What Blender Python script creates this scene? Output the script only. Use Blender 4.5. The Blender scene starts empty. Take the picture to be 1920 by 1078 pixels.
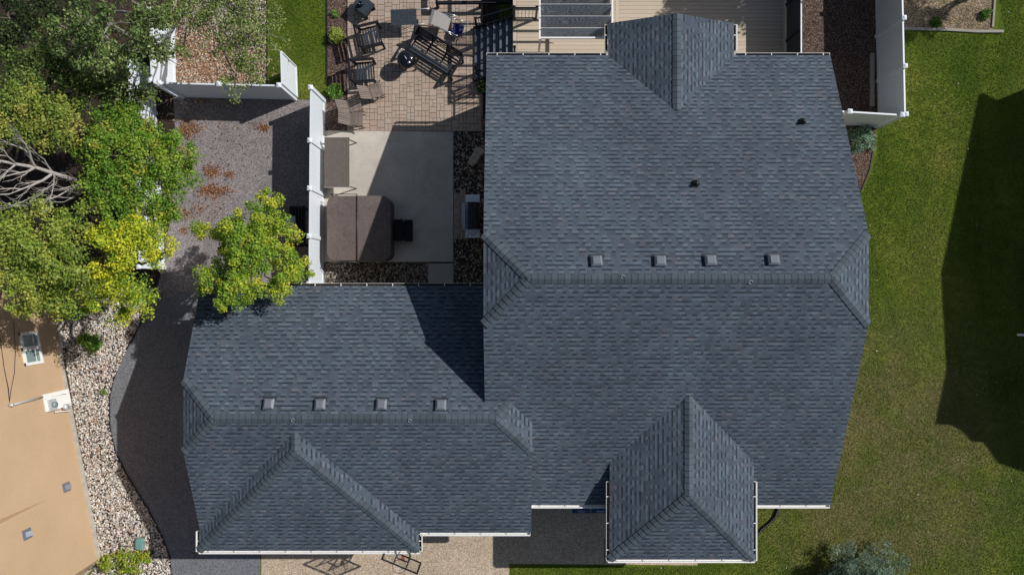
import bpy, bmesh, math, random
import numpy as np
from mathutils import Vector, Matrix
R = math.radians
random.seed(7); rng = np.random.default_rng(7)
# ------------------------------------------------------------------ camera, world, sun, exposure
H = 26.2; F = 1332.0                      # camera height above the driveway (m), focal length in photo pixels
S = bpy.context.scene
cam = bpy.data.objects.new('camera', bpy.data.cameras.new('camera'))
S.collection.objects.link(cam); cam.location = (0, 0, H); cam.rotation_euler = (0, 0, 0)
cam.data.sensor_fit = 'HORIZONTAL'; cam.data.sensor_width = 36; cam.data.lens = 36 * F / 1920
cam.data.clip_end = 2000; cam.data.clip_start = .5
S.camera = cam
SUNV = Vector((1.06, .44, 1.0)).normalized()
w = bpy.data.worlds.new("World"); S.world = w; w.use_nodes = True
nt = w.node_tree; bg = nt.nodes['Background']
sky = nt.nodes.new('ShaderNodeTexSky'); sky.sky_type = 'NISHITA'; sky.sun_disc = False
sky.sun_elevation = math.asin(SUNV.z); sky.sun_rotation = math.atan2(SUNV.x, SUNV.y)
nt.links.new(sky.outputs[0], bg.inputs[0]); bg.inputs[1].default_value = .062
sun = bpy.data.objects.new('sun', bpy.data.lights.new('sun', 'SUN')); S.collection.objects.link(sun)
sun.data.energy = 4.4; sun.data.angle = R(.5); sun.data.color = (1, .97, .925)
sun.rotation_euler = SUNV.to_track_quat('Z', 'Y').to_euler(); sun.location = SUNV * 60
S.view_settings.view_transform = 'Standard'; S.view_settings.look = 'None'
S.view_settings.exposure = 0.0; S.view_settings.gamma = 1

# ------------------------------------------------------------------ coordinates
def zg(x, y=None):                        # the plot falls 0.6 m towards the back garden
    return 0. if y <= -3 else (-.6 if y >= .5 else -.6 * (y + 3) / 3.5)
def P(px, py, z=0.):
    s = (H - z) / F
    return Vector(((px - 960) * s, (539 - py) * s, z))
def G(px, py, dz=0.):
    z = 0.
    for _ in range(12):
        p = P(px, py, z); z = zg(p.x, p.y)
    return Vector((p.x, p.y, z + dz))
YB = -.6                                  # level of the back garden

# ------------------------------------------------------------------ materials
MATS = {}
class NB:
    def __init__(s, name):
        s.m = bpy.data.materials.new(name); s.m.use_nodes = True; s.t = s.m.node_tree
        s.b = s.t.nodes['Principled BSDF']; s.out = s.t.nodes['Material Output']
    def n(s, typ, **kw):
        nd = s.t.nodes.new(typ)
        for k, v in kw.items():
            if k.startswith('i_'):
                k = k[2:]; k = int(k) if k.isdigit() else k.replace('_', ' ')
                if hasattr(v, 'is_output') or isinstance(v, bpy.types.NodeSocket): s.t.links.new(v, nd.inputs[k])
                else: nd.inputs[k].default_value = v
            else: setattr(nd, k, v)
        return nd
    def l(s, a, b): s.t.links.new(a, b)
    def math(s, op, a, b=0., c=0.):
        nd = s.t.nodes.new('ShaderNodeMath'); nd.operation = op
        for i, v in enumerate((a, b, c)):
            if isinstance(v, bpy.types.NodeSocket): s.l(v, nd.inputs[i])
            else: nd.inputs[i].default_value = v
        return nd.outputs[0]
    def mix(s, f, a, b, mode='MIX'):
        nd = s.t.nodes.new('ShaderNodeMix'); nd.data_type = 'RGBA'; nd.blend_type = mode
        for i, v in ((0, f), (6, a), (7, b)):
            if isinstance(v, bpy.types.NodeSocket): s.l(v, nd.inputs[i])
            else: nd.inputs[i].default_value = v if i == 0 else (*v, 1) if len(v) == 3 else v
        return nd.outputs[2]
    def noise(s, scale, detail=4, rough=.6, vec=None, dist=0.):
        nd = s.n('ShaderNodeTexNoise'); nd.inputs['Scale'].default_value = scale
        nd.inputs['Detail'].default_value = detail; nd.inputs['Roughness'].default_value = rough
        nd.inputs['Distortion'].default_value = dist
        s.l(vec if vec is not None else s.pos(), nd.inputs['Vector']); return nd.outputs[0]
    def pos(s):
        if not hasattr(s, '_p'): s._p = s.n('ShaderNodeTexCoord').outputs['Object']
        return s._p
    def ramp(s, f, stops, interp='LINEAR'):
        nd = s.n('ShaderNodeValToRGB'); nd.color_ramp.interpolation = interp
        e = nd.color_ramp.elements
        while len(e) < len(stops): e.new(.5)
        for el, (p, c) in zip(e, stops): el.position = p; el.color = (*c, 1) if len(c) == 3 else c
        s.l(f, nd.inputs[0]); return nd.outputs[0]
    def bump(s, h, strength=.5, dist=.02):
        nd = s.n('ShaderNodeBump'); nd.inputs['Strength'].default_value = strength; nd.inputs['Distance'].default_value = dist
        s.l(h, nd.inputs['Height']); s.l(nd.outputs[0], s.b.inputs['Normal'])
    def fin(s, col, rough=.8, spec=.3, metal=0.):
        if isinstance(col, bpy.types.NodeSocket): s.l(col, s.b.inputs['Base Color'])
        else: s.b.inputs['Base Color'].default_value = (*col, 1)
        s.b.inputs['Roughness'].default_value = rough; s.b.inputs['Specular IOR Level'].default_value = spec
        s.b.inputs['Metallic'].default_value = metal
        MATS[s.m.name] = s.m; return s.m
def g3(v): return (v, v, v)
def plain(name, c, rough=.6, spec=.4, metal=0., var=.18, scale=6., bump=0.):
    b = NB(name); n = b.noise(scale, 5, .65)
    lo = tuple(x * (1 - var) for x in c); hi = tuple(min(1, x * (1 + var)) for x in c)
    if bump: b.bump(b.noise(scale * 8, 3), bump, .01)
    return b.fin(b.ramp(n, [(.3, lo), (.7, hi)]), rough, spec, metal)

def m_shingle():
    b = NB('asphalt_shingle'); uv = b.n('ShaderNodeUVMap').outputs[0]
    sp = b.n('ShaderNodeSeparateXYZ', i_0=uv); u, v = sp.outputs[0], sp.outputs[1]
    rv = b.math('DIVIDE', v, .143); row = b.math('FLOOR', rv); fr = b.math('FRACT', rv)
    wn = b.n('ShaderNodeTexWhiteNoise', noise_dimensions='1D'); b.l(row, wn.inputs['W'])
    uu = b.math('ADD', b.math('DIVIDE', u, .155), b.math('MULTIPLY', wn.outputs[0], 37.))
    # wobble so that the tabs have unequal widths
    wob = b.n('ShaderNodeTexNoise', noise_dimensions='2D'); wob.inputs['Scale'].default_value = .8; wob.inputs['Detail'].default_value = 0
    cv = b.n('ShaderNodeCombineXYZ'); b.l(uu, cv.inputs[0]); b.l(b.math('MULTIPLY', row, 7.3), cv.inputs[1]); b.l(cv.outputs[0], wob.inputs['Vector'])
    uu = b.math('ADD', uu, b.math('MULTIPLY', wob.outputs[0], 1.1))
    cell = b.math('FLOOR', uu); cf = b.math('FRACT', uu)
    c2 = b.n('ShaderNodeCombineXYZ'); b.l(cell, c2.inputs[0]); b.l(row, c2.inputs[1])
    w2 = b.n('ShaderNodeTexWhiteNoise', noise_dimensions='2D'); b.l(c2.outputs[0], w2.inputs['Vector'])
    par = b.math('FRACT', b.math('MULTIPLY', b.math('ADD', cell, 400.), .5))
    par = b.math('GREATER_THAN', par, .25); flip = b.math('LESS_THAN', w2.outputs[0], .13)
    tab = b.math('ABSOLUTE', b.math('SUBTRACT', par, flip))                 # laminated tab or recess between tabs
    w3 = b.n('ShaderNodeTexWhiteNoise', noise_dimensions='3D'); c3 = b.n('ShaderNodeCombineXYZ')
    b.l(cell, c3.inputs[0]); b.l(row, c3.inputs[1]); c3.inputs[2].default_value = 5.; b.l(c3.outputs[0], w3.inputs['Vector'])
    big = b.noise(.35, 3, .6); mid = b.noise(2.2, 3, .6)
    gran = b.noise(55, 2, .8)
    base = b.ramp(w3.outputs[0], [(0, (.058, .074, .094)), (.5, (.068, .087, .109)), (.9, (.078, .098, .121)), (1, (.094, .100, .116))])
    base = b.mix(1., base, b.ramp(big, [(.3, (.84, .83, .86)), (.7, (1.14, 1.16, 1.16))]), 'MULTIPLY')
    base = b.mix(1., base, b.ramp(mid, [(.3, (.94, .92, .93)), (.7, (1.05, 1.07, 1.08))]), 'MULTIPLY')
    mpp = b.n('ShaderNodeMapping'); b.l(uv, mpp.inputs[0]); mpp.inputs['Scale'].default_value = (1.6, .16, 1)
    base = b.mix(1., base, b.ramp(b.noise(1.0, 4, .65, vec=mpp.outputs[0]), [(.32, (.90, .90, .90)), (.68, (1.10, 1.10, 1.09))]), 'MULTIPLY')   # wash streaks down the slope
    spot = b.ramp(b.noise(1.3, 5, .75, dist=.6), [(.60, g3(0)), (.72, g3(.30))])
    base = b.mix(spot, base, (.088, .084, .096))
    base = b.mix(1., base, b.ramp(gran, [(.25, g3(.80)), (.75, g3(1.20))]), 'MULTIPLY')
    # printed band of a laminated shingle: every other tab fades from a pale butt to a dark top
    band = b.ramp(fr, [(0, g3(.9)), (.12, g3(1.48)), (.5, g3(1.28)), (.66, g3(.66)), (.95, g3(.32)), (1, g3(.5))])
    base = b.mix(tab, base, b.mix(1., base, band, 'MULTIPLY'))
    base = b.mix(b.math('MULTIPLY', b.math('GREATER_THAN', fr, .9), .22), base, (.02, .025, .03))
    hgt = b.math('MULTIPLY', tab, b.math('LESS_THAN', fr, .8))
    hgt = b.math('ADD', b.math('MULTIPLY', hgt, .7), b.math('SUBTRACT', 1., fr))
    b.bump(b.math('ADD', hgt, b.math('MULTIPLY', gran, .15)), .8, .007)
    return b.fin(base, .92, .25)
def m_cap():
    b = NB('ridge_cap_shingle'); a = b.n('ShaderNodeAttribute', attribute_name='col')
    c = b.mix(1., a.outputs[0], b.ramp(b.noise(50, 2, .8), [(.25, g3(.8)), (.75, g3(1.2))]), 'MULTIPLY')
    return b.fin(c, .92, .25)
def m_attr(name, rough=.8, spec=.3, nz=0., nscale=40., trans=0.):
    b = NB(name); a = b.n('ShaderNodeAttribute', attribute_name='col'); c = a.outputs[0]
    if nz: c = b.mix(1., c, b.ramp(b.noise(nscale, 3, .7), [(.3, g3(1 - nz)), (.7, g3(1 + nz))]), 'MULTIPLY')
    m = b.fin(c, rough, spec)
    if trans:
        tr = b.n('ShaderNodeBsdfTranslucent'); b.l(c, tr.inputs[0])
        mx = b.n('ShaderNodeMixShader'); mx.inputs[0].default_value = trans
        b.l(b.b.outputs[0], mx.inputs[1]); b.l(tr.outputs[0], mx.inputs[2]); b.l(mx.outputs[0], b.out.inputs[0])
    return m
def m_grass():
    b = NB('lawn_grass'); p = b.pos()
    fine = b.noise(22, 4, .75); mid = b.noise(2.6, 5, .7); big = b.noise(.33, 4, .62)
    c = b.ramp(big, [(.32, (.048, .092, .006)), (.5, (.082, .120, .010)), (.66, (.135, .150, .024))])
    mp = b.n('ShaderNodeMapping'); b.l(p, mp.inputs[0]); mp.inputs['Scale'].default_value = (1.1, .10, 1); mp.inputs['Rotation'].default_value = (0, 0, R(-3))
    c = b.mix(1., c, b.ramp(b.noise(1.0, 2, .5, vec=mp.outputs[0]), [(.38, (.80, .86, .8)), (.62, (1.2, 1.12, 1.2))]), 'MULTIPLY')
    # dry worn lawn south-east of the house
    d = b.n('ShaderNodeVectorMath', operation='DISTANCE'); b.l(p, d.inputs[0]); d.inputs[1].default_value = (13.6, -6.6, 0)
    f = b.math('SUBTRACT', 1., b.math('DIVIDE', d.outputs['Value'], 6.5)); f = b.math('MAXIMUM', f, 0.)
    f = b.math('MULTIPLY', b.math('MINIMUM', b.math('MULTIPLY', f, 1.8), 1.), b.ramp(b.noise(.9, 6, .72), [(.34, g3(0)), (.6, g3(1))]))
    c = b.mix(b.math('MULTIPLY', f, .9), c, (.16, .13, .06))
    c = b.mix(1., c, b.ramp(mid, [(.3, (.78, .82, .7)), (.7, (1.2, 1.15, 1.25))]), 'MULTIPLY')
    c = b.mix(1., c, b.ramp(fine, [(.3, g3(.55)), (.7, g3(1.5))]), 'MULTIPLY')
    b.bump(fine, .7, .03)
    return b.fin(c, .9, .15)
def m_speck(name, stops, scale, rough=.9, low=.18, lowscale=.6, bump=.5, bd=.01, tint=None):
    b = NB(name); vo = b.n('ShaderNodeTexVoronoi'); vo.inputs['Scale'].default_value = scale; b.l(b.pos(), vo.inputs['Vector'])
    sp = b.n('ShaderNodeSeparateColor'); b.l(vo.outputs['Color'], sp.inputs[0])
    c = b.ramp(sp.outputs[0], stops)
    c = b.mix(1., c, b.ramp(b.noise(lowscale, 5, .65), [(.3, g3(1 - low)), (.7, g3(1 + low))]), 'MULTIPLY')
    if tint: c = b.mix(b.ramp(b.noise(lowscale * 2.3, 5, .7, dist=.4), [(.5, g3(0)), (.68, g3(.6))]), c, tint)
    b.bump(b.math('SUBTRACT', 1., vo.outputs['Distance']), bump, bd)
    return b.fin(c, rough, .2)
def m_concrete(name, c, speck=.07, scale=40, stain=.12, spec=.3):
    b = NB(name)
    col = b.ramp(b.noise(scale, 3, .8), [(.3, tuple(x * (1 - speck) for x in c)), (.7, tuple(x * (1 + speck) for x in c))])
    col = b.mix(1., col, b.ramp(b.noise(.9, 6, .7, dist=.5), [(.3, g3(1 - stain)), (.7, g3(1 + stain * .6))]), 'MULTIPLY')
    col = b.mix(b.ramp(b.noise(2.4, 5, .75), [(.6, g3(0)), (.75, g3(.25))]), col, tuple(x * .55 for x in c))
    b.bump(b.noise(scale, 3, .8), .25, .004)
    return b.fin(col, .85, spec)
def m_grain(name, c, vertical=False):
    b = NB(name); mp = b.n('ShaderNodeMapping'); b.l(b.pos(), mp.inputs[0])
    mp.inputs['Scale'].default_value = (.5, 2.6, 2.6) if not vertical else (3.2, .55, 1)
    wv = b.noise(1.6, 1, .4, vec=mp.outputs[0]); rings = b.math('FRACT', b.math('MULTIPLY', wv, 22.))
    col = b.ramp(rings, [(0, tuple(x * .55 for x in c)), (.45, c), (.55, tuple(x * 1.7 for x in c)), (1, tuple(x * .7 for x in c))])
    return b.fin(col, .6, .35)
m_shingle(); m_cap(); m_grass()
m_attr('leaf', .55, .35, 0, 1, .35); m_attr('conifer_leaf', .7, .2, 0, 1, .1); m_attr('stone', .75, .35, .12, 60)
m_attr('paver', .88, .2, .10, 45); m_attr('dry_leaf', .9, .1); m_attr('deck_board', .75, .3, .05, 30); m_attr('weathered_wood', .85, .2, .12, 30)
m_attr('grass_blade', .7, .2, 0, 1, .25)
m_speck('gravel', [(0, (.10, .088, .09)), (.4, (.205, .180, .182)), (.75, (.275, .245, .248)), (.97, (.36, .325, .32)), (1, (.46, .42, .40))], 42, low=.12, lowscale=.5, bump=.6, bd=.02, tint=(.125, .115, .12))
m_speck('asphalt', [(0, (.070, .076, .088)), (.5, (.148, .155, .170)), (.9, (.215, .222, .238)), (1, (.30, .31, .32))], 60, low=.12, lowscale=.5, bump=.3, bd=.006)
m_speck('aggregate', [(0, (.20, .14, .09)), (.3, (.37, .285, .20)), (.7, (.49, .39, .29)), (1, (.64, .55, .44))], 48, low=.10, lowscale=.8, bump=.3, bd=.006)
m_speck('bark_mulch', [(0, (.03, .018, .014)), (.4, (.075, .048, .038)), (.8, (.13, .088, .07)), (1, (.30, .23, .19))], 34, low=.2, bump=.9, bd=.03)
m_speck('straw', [(0, (.09, .06, .04)), (.4, (.22, .155, .10)), (.8, (.38, .285, .195)), (1, (.5, .40, .29))], 30, low=.25, lowscale=1.2, bump=.9, bd=.03, tint=(.05, .08, .02))
m_speck('soil_bed', [(0, (.018, .013, .010)), (.5, (.045, .032, .024)), (1, (.085, .06, .045))], 30, low=.3, bump=.9, bd=.03)
m_speck('rock_bed_base', [(0, (.02, .017, .015)), (.5, (.05, .042, .036)), (1, (.11, .09, .075))], 40, low=.2, bump=.9, bd=.03)
m_concrete('concrete_pad', (.50, .455, .395), .10, 32, .22); m_concrete('concrete_slab', (.38, .36, .33)); m_concrete('path_concrete', (.52, .43, .345), .12, 60)
m_concrete('curb', (.30, .28, .24), .15, 30)
def m_stucco():
    b = NB('tan_stucco')
    c = b.ramp(b.noise(30, 3, .8), [(.3, (.455, .315, .195)), (.7, (.535, .38, .245))])
    c = b.mix(1., c, b.ramp(b.noise(.45, 4, .6), [(.3, g3(.93)), (.7, g3(1.06))]), 'MULTIPLY')
    b.bump(b.noise(70, 3, .7), .35, .006); return b.fin(c, .95, .1)
m_stucco()
def m_cover():
    b = NB('hot_tub_vinyl')
    c = b.ramp(b.noise(14, 5, .75), [(.3, (.097, .073, .067)), (.7, (.150, .118, .108))])
    c = b.mix(b.ramp(b.noise(3.1, 4, .7, dist=1.), [(.52, g3(0)), (.70, g3(.65))]), c, (.055, .042, .04))
    c = b.mix(b.ramp(b.noise(1.2, 3, .7), [(.5, g3(0)), (.75, g3(.4))]), c, (.20, .165, .15))
    b.bump(b.noise(5, 3), .2, .02); return b.fin(c, .62, .35)
m_cover()
plain('white_vinyl', (.70, .745, .80), .35, .4, var=.03); plain('white_metal', (.80, .79, .77), .35, .5, var=.03)
plain('cream_siding', (.50, .43, .33), .7); plain('black_wood', (.012, .013, .018), .6, .18, var=.3, scale=12)
plain('black_metal', (.012, .012, .014), .4, .5); plain('grey_vent', (.15, .165, .19), .4, .5, var=.06)
plain('steel', (.52, .55, .60), .28, .5, .75, var=.06); plain('pale_metal', (.55, .56, .58), .4, .5, .3, var=.06)
plain('grey_sling', (.27, .26, .255), .85, .2, scale=30); plain('dark_slat', (.034, .043, .056), .65, .2, var=.35, scale=14)
plain('brown_slat', (.115, .095, .083), .7, .3, var=.12, scale=9); plain('blue_cloth', (.015, .02, .09), .8, .2)
plain('blue_bin', (.012, .055, .16), .45, .4); plain('dark_fascia', (.03, .034, .04), .5, .3)
plain('screen_panel', (.022, .026, .034), .35, .4); plain('bark', (.16, .13, .10), .9, .15, scale=20, bump=.5)
plain('pale_bark', (.30, .27, .235), .85, .2, scale=14, var=.3); plain('bare_bark', (.36, .33, .31), .85, .2, scale=14, var=.25); plain('stair_tread', (.085, .108, .135), .6, .3, var=.2, scale=10); plain('stair_lit_gap', (.36, .37, .35), .6); plain('green_box', (.13, .27, .25), .7, .25)
plain('flat_rock', (.42, .37, .28), .9, .2, scale=7, var=.25, bump=.6); plain('foundation', (.42, .38, .32), .85, .2)
plain('pillow_cloth', (.42, .52, .54), .9, .1, var=.08); plain('rim_red', (.35, .09, .07), .5); plain('net_white', (.8, .78, .76), .8)
plain('grill_base', (.03, .03, .035), .5); plain('neighbour_roof', (.07, .06, .055), .9, .2, scale=12); plain('beige_lumber', (.36, .31, .27), .8, .2, scale=10)
plain('edging', (.012, .012, .013), .6)
b = NB('black_enamel'); b.fin((.008, .008, .010), .12, .6)
b = NB('blue_black_lid'); b.fin((.007, .009, .02), .22, .6)
b = NB('window_glass')
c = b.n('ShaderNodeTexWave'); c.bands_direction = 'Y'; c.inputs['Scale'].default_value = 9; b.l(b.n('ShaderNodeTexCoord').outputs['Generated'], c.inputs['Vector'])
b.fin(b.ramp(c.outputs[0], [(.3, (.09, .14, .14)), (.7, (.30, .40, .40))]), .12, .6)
b = NB('board_glass'); b.b.inputs['Transmission Weight'].default_value = 1; b.b.inputs['Alpha'].default_value = .12; b.fin((.9, .95, .95), .05, .5)
m_grain('woodgrain_panel', (.26, .28, .31))
M = MATS

# ------------------------------------------------------------------ object helpers
col = S.collection
def link(o, parent=None):
    col.objects.link(o)
    if parent is not None: o.parent = parent
    return o
def tag(o, label=None, cat=None, group=None, kind=None):
    if label: o['label'] = label
    if cat: o['category'] = cat
    if group: o['group'] = group
    if kind: o['kind'] = kind
    return o
def empty(name, loc=(0, 0, 0), rz=0., label=None, cat=None, group=None):
    o = bpy.data.objects.new(name, None); link(o); o.location = loc; o.rotation_euler = (0, 0, rz)
    o.empty_display_size = .2
    return tag(o, label, cat, group)
def copy_tree(o, parent=None):
    c = o.copy(); col.objects.link(c)
    if parent is not None: c.parent = parent
    for ch in list(o.children): copy_tree(ch, c)
    return c
class MB:
    def __init__(s): s.v = []; s.f = []; s.sm = []; s.c = []
    def add(s, vs, fs, smooth=False, colr=None):
        k = len(s.v); s.v += [tuple(x) for x in vs]; s.f += [tuple(i + k for i in f) for f in fs]; s.sm += [smooth] * len(fs)
        s.c += [colr or (1, 1, 1)] * len(vs); return s
    def box(s, c, d, rz=0., mat=None, colr=None, bev=0.):
        x, y, z = d[0] / 2, d[1] / 2, d[2] / 2
        vs = [Vector(q) for q in ((-x, -y, -z), (x, -y, -z), (x, y, -z), (-x, y, -z), (-x, -y, z), (x, -y, z), (x, y, z), (-x, y, z))]
        m = mat or Matrix.Rotation(rz, 3, 'Z')
        return s.add([m @ q + Vector(c) for q in vs], [(3, 2, 1, 0), (4, 5, 6, 7), (0, 1, 5, 4), (1, 2, 6, 5), (2, 3, 7, 6), (3, 0, 4, 7)], colr=colr)
    def bar(s, a, b2, w, h, up=(0, 0, 1), colr=None):
        a = Vector(a); b2 = Vector(b2); d = b2 - a; L = d.length
        if L < 1e-6: return s
        d.normalize(); u = Vector(up)
        if abs(d.dot(u)) > .98: u = Vector((1, 0, 0))
        sd = d.cross(u).normalized(); u = sd.cross(d).normalized()
        m = Matrix((d, sd, u)).transposed()
        return s.box((a + b2) / 2, (L, w, h), mat=m, colr=colr)
    def tube(s, a, b2, r, r2=None, n=8, colr=None, cap=True):
        a = Vector(a); b2 = Vector(b2); r2 = r if r2 is None else r2
        d = (b2 - a)
        if d.length < 1e-6: return s
        d.normalize(); u = Vector((0, 0, 1)) if abs(d.z) < .9 else Vector((1, 0, 0))
        s1 = d.cross(u).normalized(); s2 = s1.cross(d)
        vs = []
        for i in range(n):
            t = 2 * math.pi * i / n; q = s1 * math.cos(t) + s2 * math.sin(t); vs += [a + q * r, b2 + q * r2]
        fs = [(2 * i, 2 * ((i + 1) % n), 2 * ((i + 1) % n) + 1, 2 * i + 1) for i in range(n)]
        if cap: fs += [tuple(2 * i for i in range(n - 1, -1, -1)), tuple(2 * i + 1 for i in range(n))]
        return s.add(vs, fs, True, colr)
    def path(s, pts, r, n=8):
        for a, b2 in zip(pts, pts[1:]): s.tube(a, b2, r, n=n)
        return s
    def lathe(s, prof, c=(0, 0, 0), n=28):
        vs = []; fs = []
        for (r, z) in prof:
            for i in range(n): t = 2 * math.pi * i / n; vs.append((c[0] + r * math.cos(t), c[1] + r * math.sin(t), c[2] + z))
        for k in range(len(prof) - 1):
            for i in range(n): j = (i + 1) % n; fs.append((k * n + i, k * n + j, (k + 1) * n + j, (k + 1) * n + i))
        return s.add(vs, fs, True)
    def prism(s, poly, z0, z1, inset=0.):
        n = len(poly); cx = sum(p[0] for p in poly) / n; cy = sum(p[1] for p in poly) / n
        top = [(p[0] + (cx - p[0]) * inset, p[1] + (cy - p[1]) * inset) for p in poly]
        vs = [(p[0], p[1], z0) for p in poly] + [(p[0], p[1], z1) for p in top]
        fs = [tuple(range(n - 1, -1, -1)), tuple(range(n, 2 * n))] + [(i, (i + 1) % n, n + (i + 1) % n, n + i) for i in range(n)]
        return s.add(vs, fs)
    def build(s, name, mat, parent=None, colored=False, bevel=0.):
        me = bpy.data.meshes.new(name); me.from_pydata(s.v, [], s.f); me.materials.append(M[mat] if isinstance(mat, str) else mat)
        me.polygons.foreach_set('use_smooth', s.sm)
        if colored:
            at = me.color_attributes.new('col', 'FLOAT_COLOR', 'POINT')
            at.data.foreach_set('color', np.array([(*q, 1) for q in s.c], dtype=np.float32).ravel())
        me.update(); o = bpy.data.objects.new(name, me); link(o, parent)
        if bevel:
            md = o.modifiers.new('bevel', 'BEVEL'); md.width = bevel; md.segments = 2; md.limit_method = 'ANGLE'
        return o
def npmesh(name, V, Fc, mat, parent=None, C=None, smooth=False):
    me = bpy.data.meshes.new(name); n = len(V); k = Fc.shape[1]; m = len(Fc)
    me.vertices.add(n); me.vertices.foreach_set('co', V.astype(np.float32).ravel())
    me.loops.add(m * k); me.loops.foreach_set('vertex_index', Fc.astype(np.int32).ravel())
    me.polygons.add(m); me.polygons.foreach_set('loop_start', np.arange(0, m * k, k, dtype=np.int32))
    try: me.polygons.foreach_set('loop_total', np.full(m, k, dtype=np.int32))
    except Exception: pass
    if smooth: me.polygons.foreach_set('use_smooth', np.ones(m, dtype=bool))
    me.update(calc_edges=True)
    if C is not None:
        at = me.color_attributes.new('col', 'FLOAT_COLOR', 'POINT')
        at.data.foreach_set('color', np.concatenate([C, np.ones((n, 1))], 1).astype(np.float32).ravel())
    me.materials.append(M[mat]); o = bpy.data.objects.new(name, me); return link(o, parent)

# sheets that follow the terrain (it bends along y=-3 and y=.5)
def sheet(name, pts, dz, mat, kind='structure', label=None, cat=None, world=False):
    bm = bmesh.new()
    w2 = [Vector((p[0], p[1], 0)) if world else G(*p) for p in pts]
    bm.faces.new([bm.verts.new((q.x, q.y, 0)) for q in w2])
    for yy in (-3., .5):
        bmesh.ops.bisect_plane(bm, geom=bm.verts[:] + bm.edges[:] + bm.faces[:], plane_co=(0, yy, 0), plane_no=(0, 1, 0))
    for v in bm.verts: v.co.z = zg(v.co.x, v.co.y) + dz
    bm.normal_update()
    for f in bm.faces:
        if f.normal.z < 0: f.normal_flip()
    me = bpy.data.meshes.new(name); bm.to_mesh(me); bm.free(); me.materials.append(M[mat])
    o = link(bpy.data.objects.new(name, me)); return tag(o, label, cat, kind=kind)
def inside(px, py, poly):
    c = np.zeros(len(px), bool); n = len(poly)
    for i in range(n):
        x1, y1 = poly[i]; x2, y2 = poly[(i + 1) % n]
        if y1 == y2: continue
        c ^= ((y1 > py) != (y2 > py)) & (px < (x2 - x1) * (py - y1) / (y2 - y1) + x1)
    return c
def scatter(poly, n):                        # random ground points inside a pixel polygon
    xs = [p[0] for p in poly]; ys = [p[1] for p in poly]; out = []
    while len(out) < n:
        a = rng.uniform(min(xs), max(xs), n * 2); b2 = rng.uniform(min(ys), max(ys), n * 2)
        k = inside(a, b2, poly)
        out += list(zip(a[k], b2[k]))
    pts = np.array(out[:n]); y = (539 - pts[:, 1]) / F * H
    z = np.where(y <= -3, 0, np.where(y >= .5, -.6, -.6 * (y + 3) / 3.5))
    s2 = (H - z) / F
    return np.stack([(pts[:, 0] - 960) * s2, (539 - pts[:, 1]) * s2, z], 1)

# ------------------------------------------------------------------ ground
BIG = 160
sheet('lawn', [(-BIG, -BIG), (BIG, -BIG), (BIG, BIG), (-BIG, BIG)], 0, 'lawn_grass', world=True)
DR_L = [(325, 178), (331, 300), (318, 420), (302, 505), (288, 555), (262, 610), (235, 660), (213, 712), (205, 745), (206, 800), (217, 850), (240, 893), (275, 950), (304, 1005), (318, 1042), (326, 1120)]
sheet('gravel_path', DR_L[:5] + [(300, 548), (318, 560), (340, 545), (372, 552), (420, 545), (616, 540), (616, 186), (560, 184)], .006, 'gravel')
sheet('asphalt_driveway', DR_L[3:] + [(488, 1120), (488, 960), (640, 900), (640, 560), (616, 500), (520, 500)], .005, 'asphalt')
sheet('driveway', [(490, 900), (490, 1120), (955, 1120), (955, 1056), (1308, 1059), (1310, 1040), (1150, 1035), (1150, 900)], .008, 'aggregate')
sheet('litter_ground', [(-300, -300), (325, -300), (325, 178), (331, 300), (318, 420), (302, 505), (288, 540), (100, 545), (-300, 545)], .007, 'soil_bed')
WB = [(100, 540), (288, 540)] + DR_L[4:] + [(150, 1120), (187, 1047), (187, 1040)]
sheet('river_rock_bed', WB, .004, 'rock_bed_base')
NWB = [(322, -40), (501, -40), (501, 180), (325, 180)]
sheet('rock_bed', NWB, .010, 'rock_bed_base')
GS = [(501, -40), (613, -40), (613, 187), (501, 187)]
sheet('grass_strip', GS, .012, 'lawn_grass')
sheet('mulch_bed', [(614, -40), (652, -40), (652, 247), (612, 247)], .010, 'bark_mulch')
RB1 = [(610, 490), (803, 490), (803, 560), (610, 560)]; RB2 = [(851, 215), (935, 215), (935, 560), (851, 560)]
sheet('rock_bed', RB1, .011, 'rock_bed_base'); sheet('rock_bed', RB2, .011, 'rock_bed_base')
sheet('concrete_pad', [(608, 246), (850, 248), (850, 491), (608, 491)], .05, 'concrete_pad')
sheet('stepping_slab', [(803, 494), (850, 494), (850, 552), (803, 552)], .045, 'concrete_slab')
EM = [(1480, -40), (1643, -40), (1643, 238), (1480, 238)]
sheet('mulch_bed', EM, .009, 'bark_mulch')
sheet('mulch_bed', [(1570, 238), (1643, 239), (1640, 275), (1630, 320), (1612, 360), (1570, 372)], .009, 'bark_mulch')
NEB = [(1645, -60), (1861, -60), (1861, 59), (1645, 54)]
sheet('straw_bed', NEB, .010, 'straw')
def curb(name, pts, wd, hh, mat, label, cat):
    m = MB(); q = [G(*p) for p in pts]
    for a, b2 in zip(q, q[1:]):
        m.bar(a + Vector((0, 0, hh / 2 - .02)), b2 + Vector((0, 0, hh / 2 - .02)), wd, hh + .04)
    return tag(m.build(name, mat), label, cat)
curb('garden_curb', [(1645, 54), (1700, 55), (1780, 57), (1830, 60), (1880, 60)], .10, .07, 'curb', 'long grey concrete garden curb south of the straw bed', 'curb')
curb('garden_curb', [(1862, -50), (1864, 0), (1860, 52)], .07, .06, 'curb', 'short pale garden curb along the east side of the straw bed', 'curb')
curb('driveway_edging', DR_L[3:], .05, .04, 'edging', 'black curved edging strip between river rocks and asphalt driveway', 'edging')
curb('bed_edging', [(613, -30), (613, 160)], .04, .05, 'edging', 'black straight edging strip between grass strip and mulch bed', 'edging')
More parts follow.
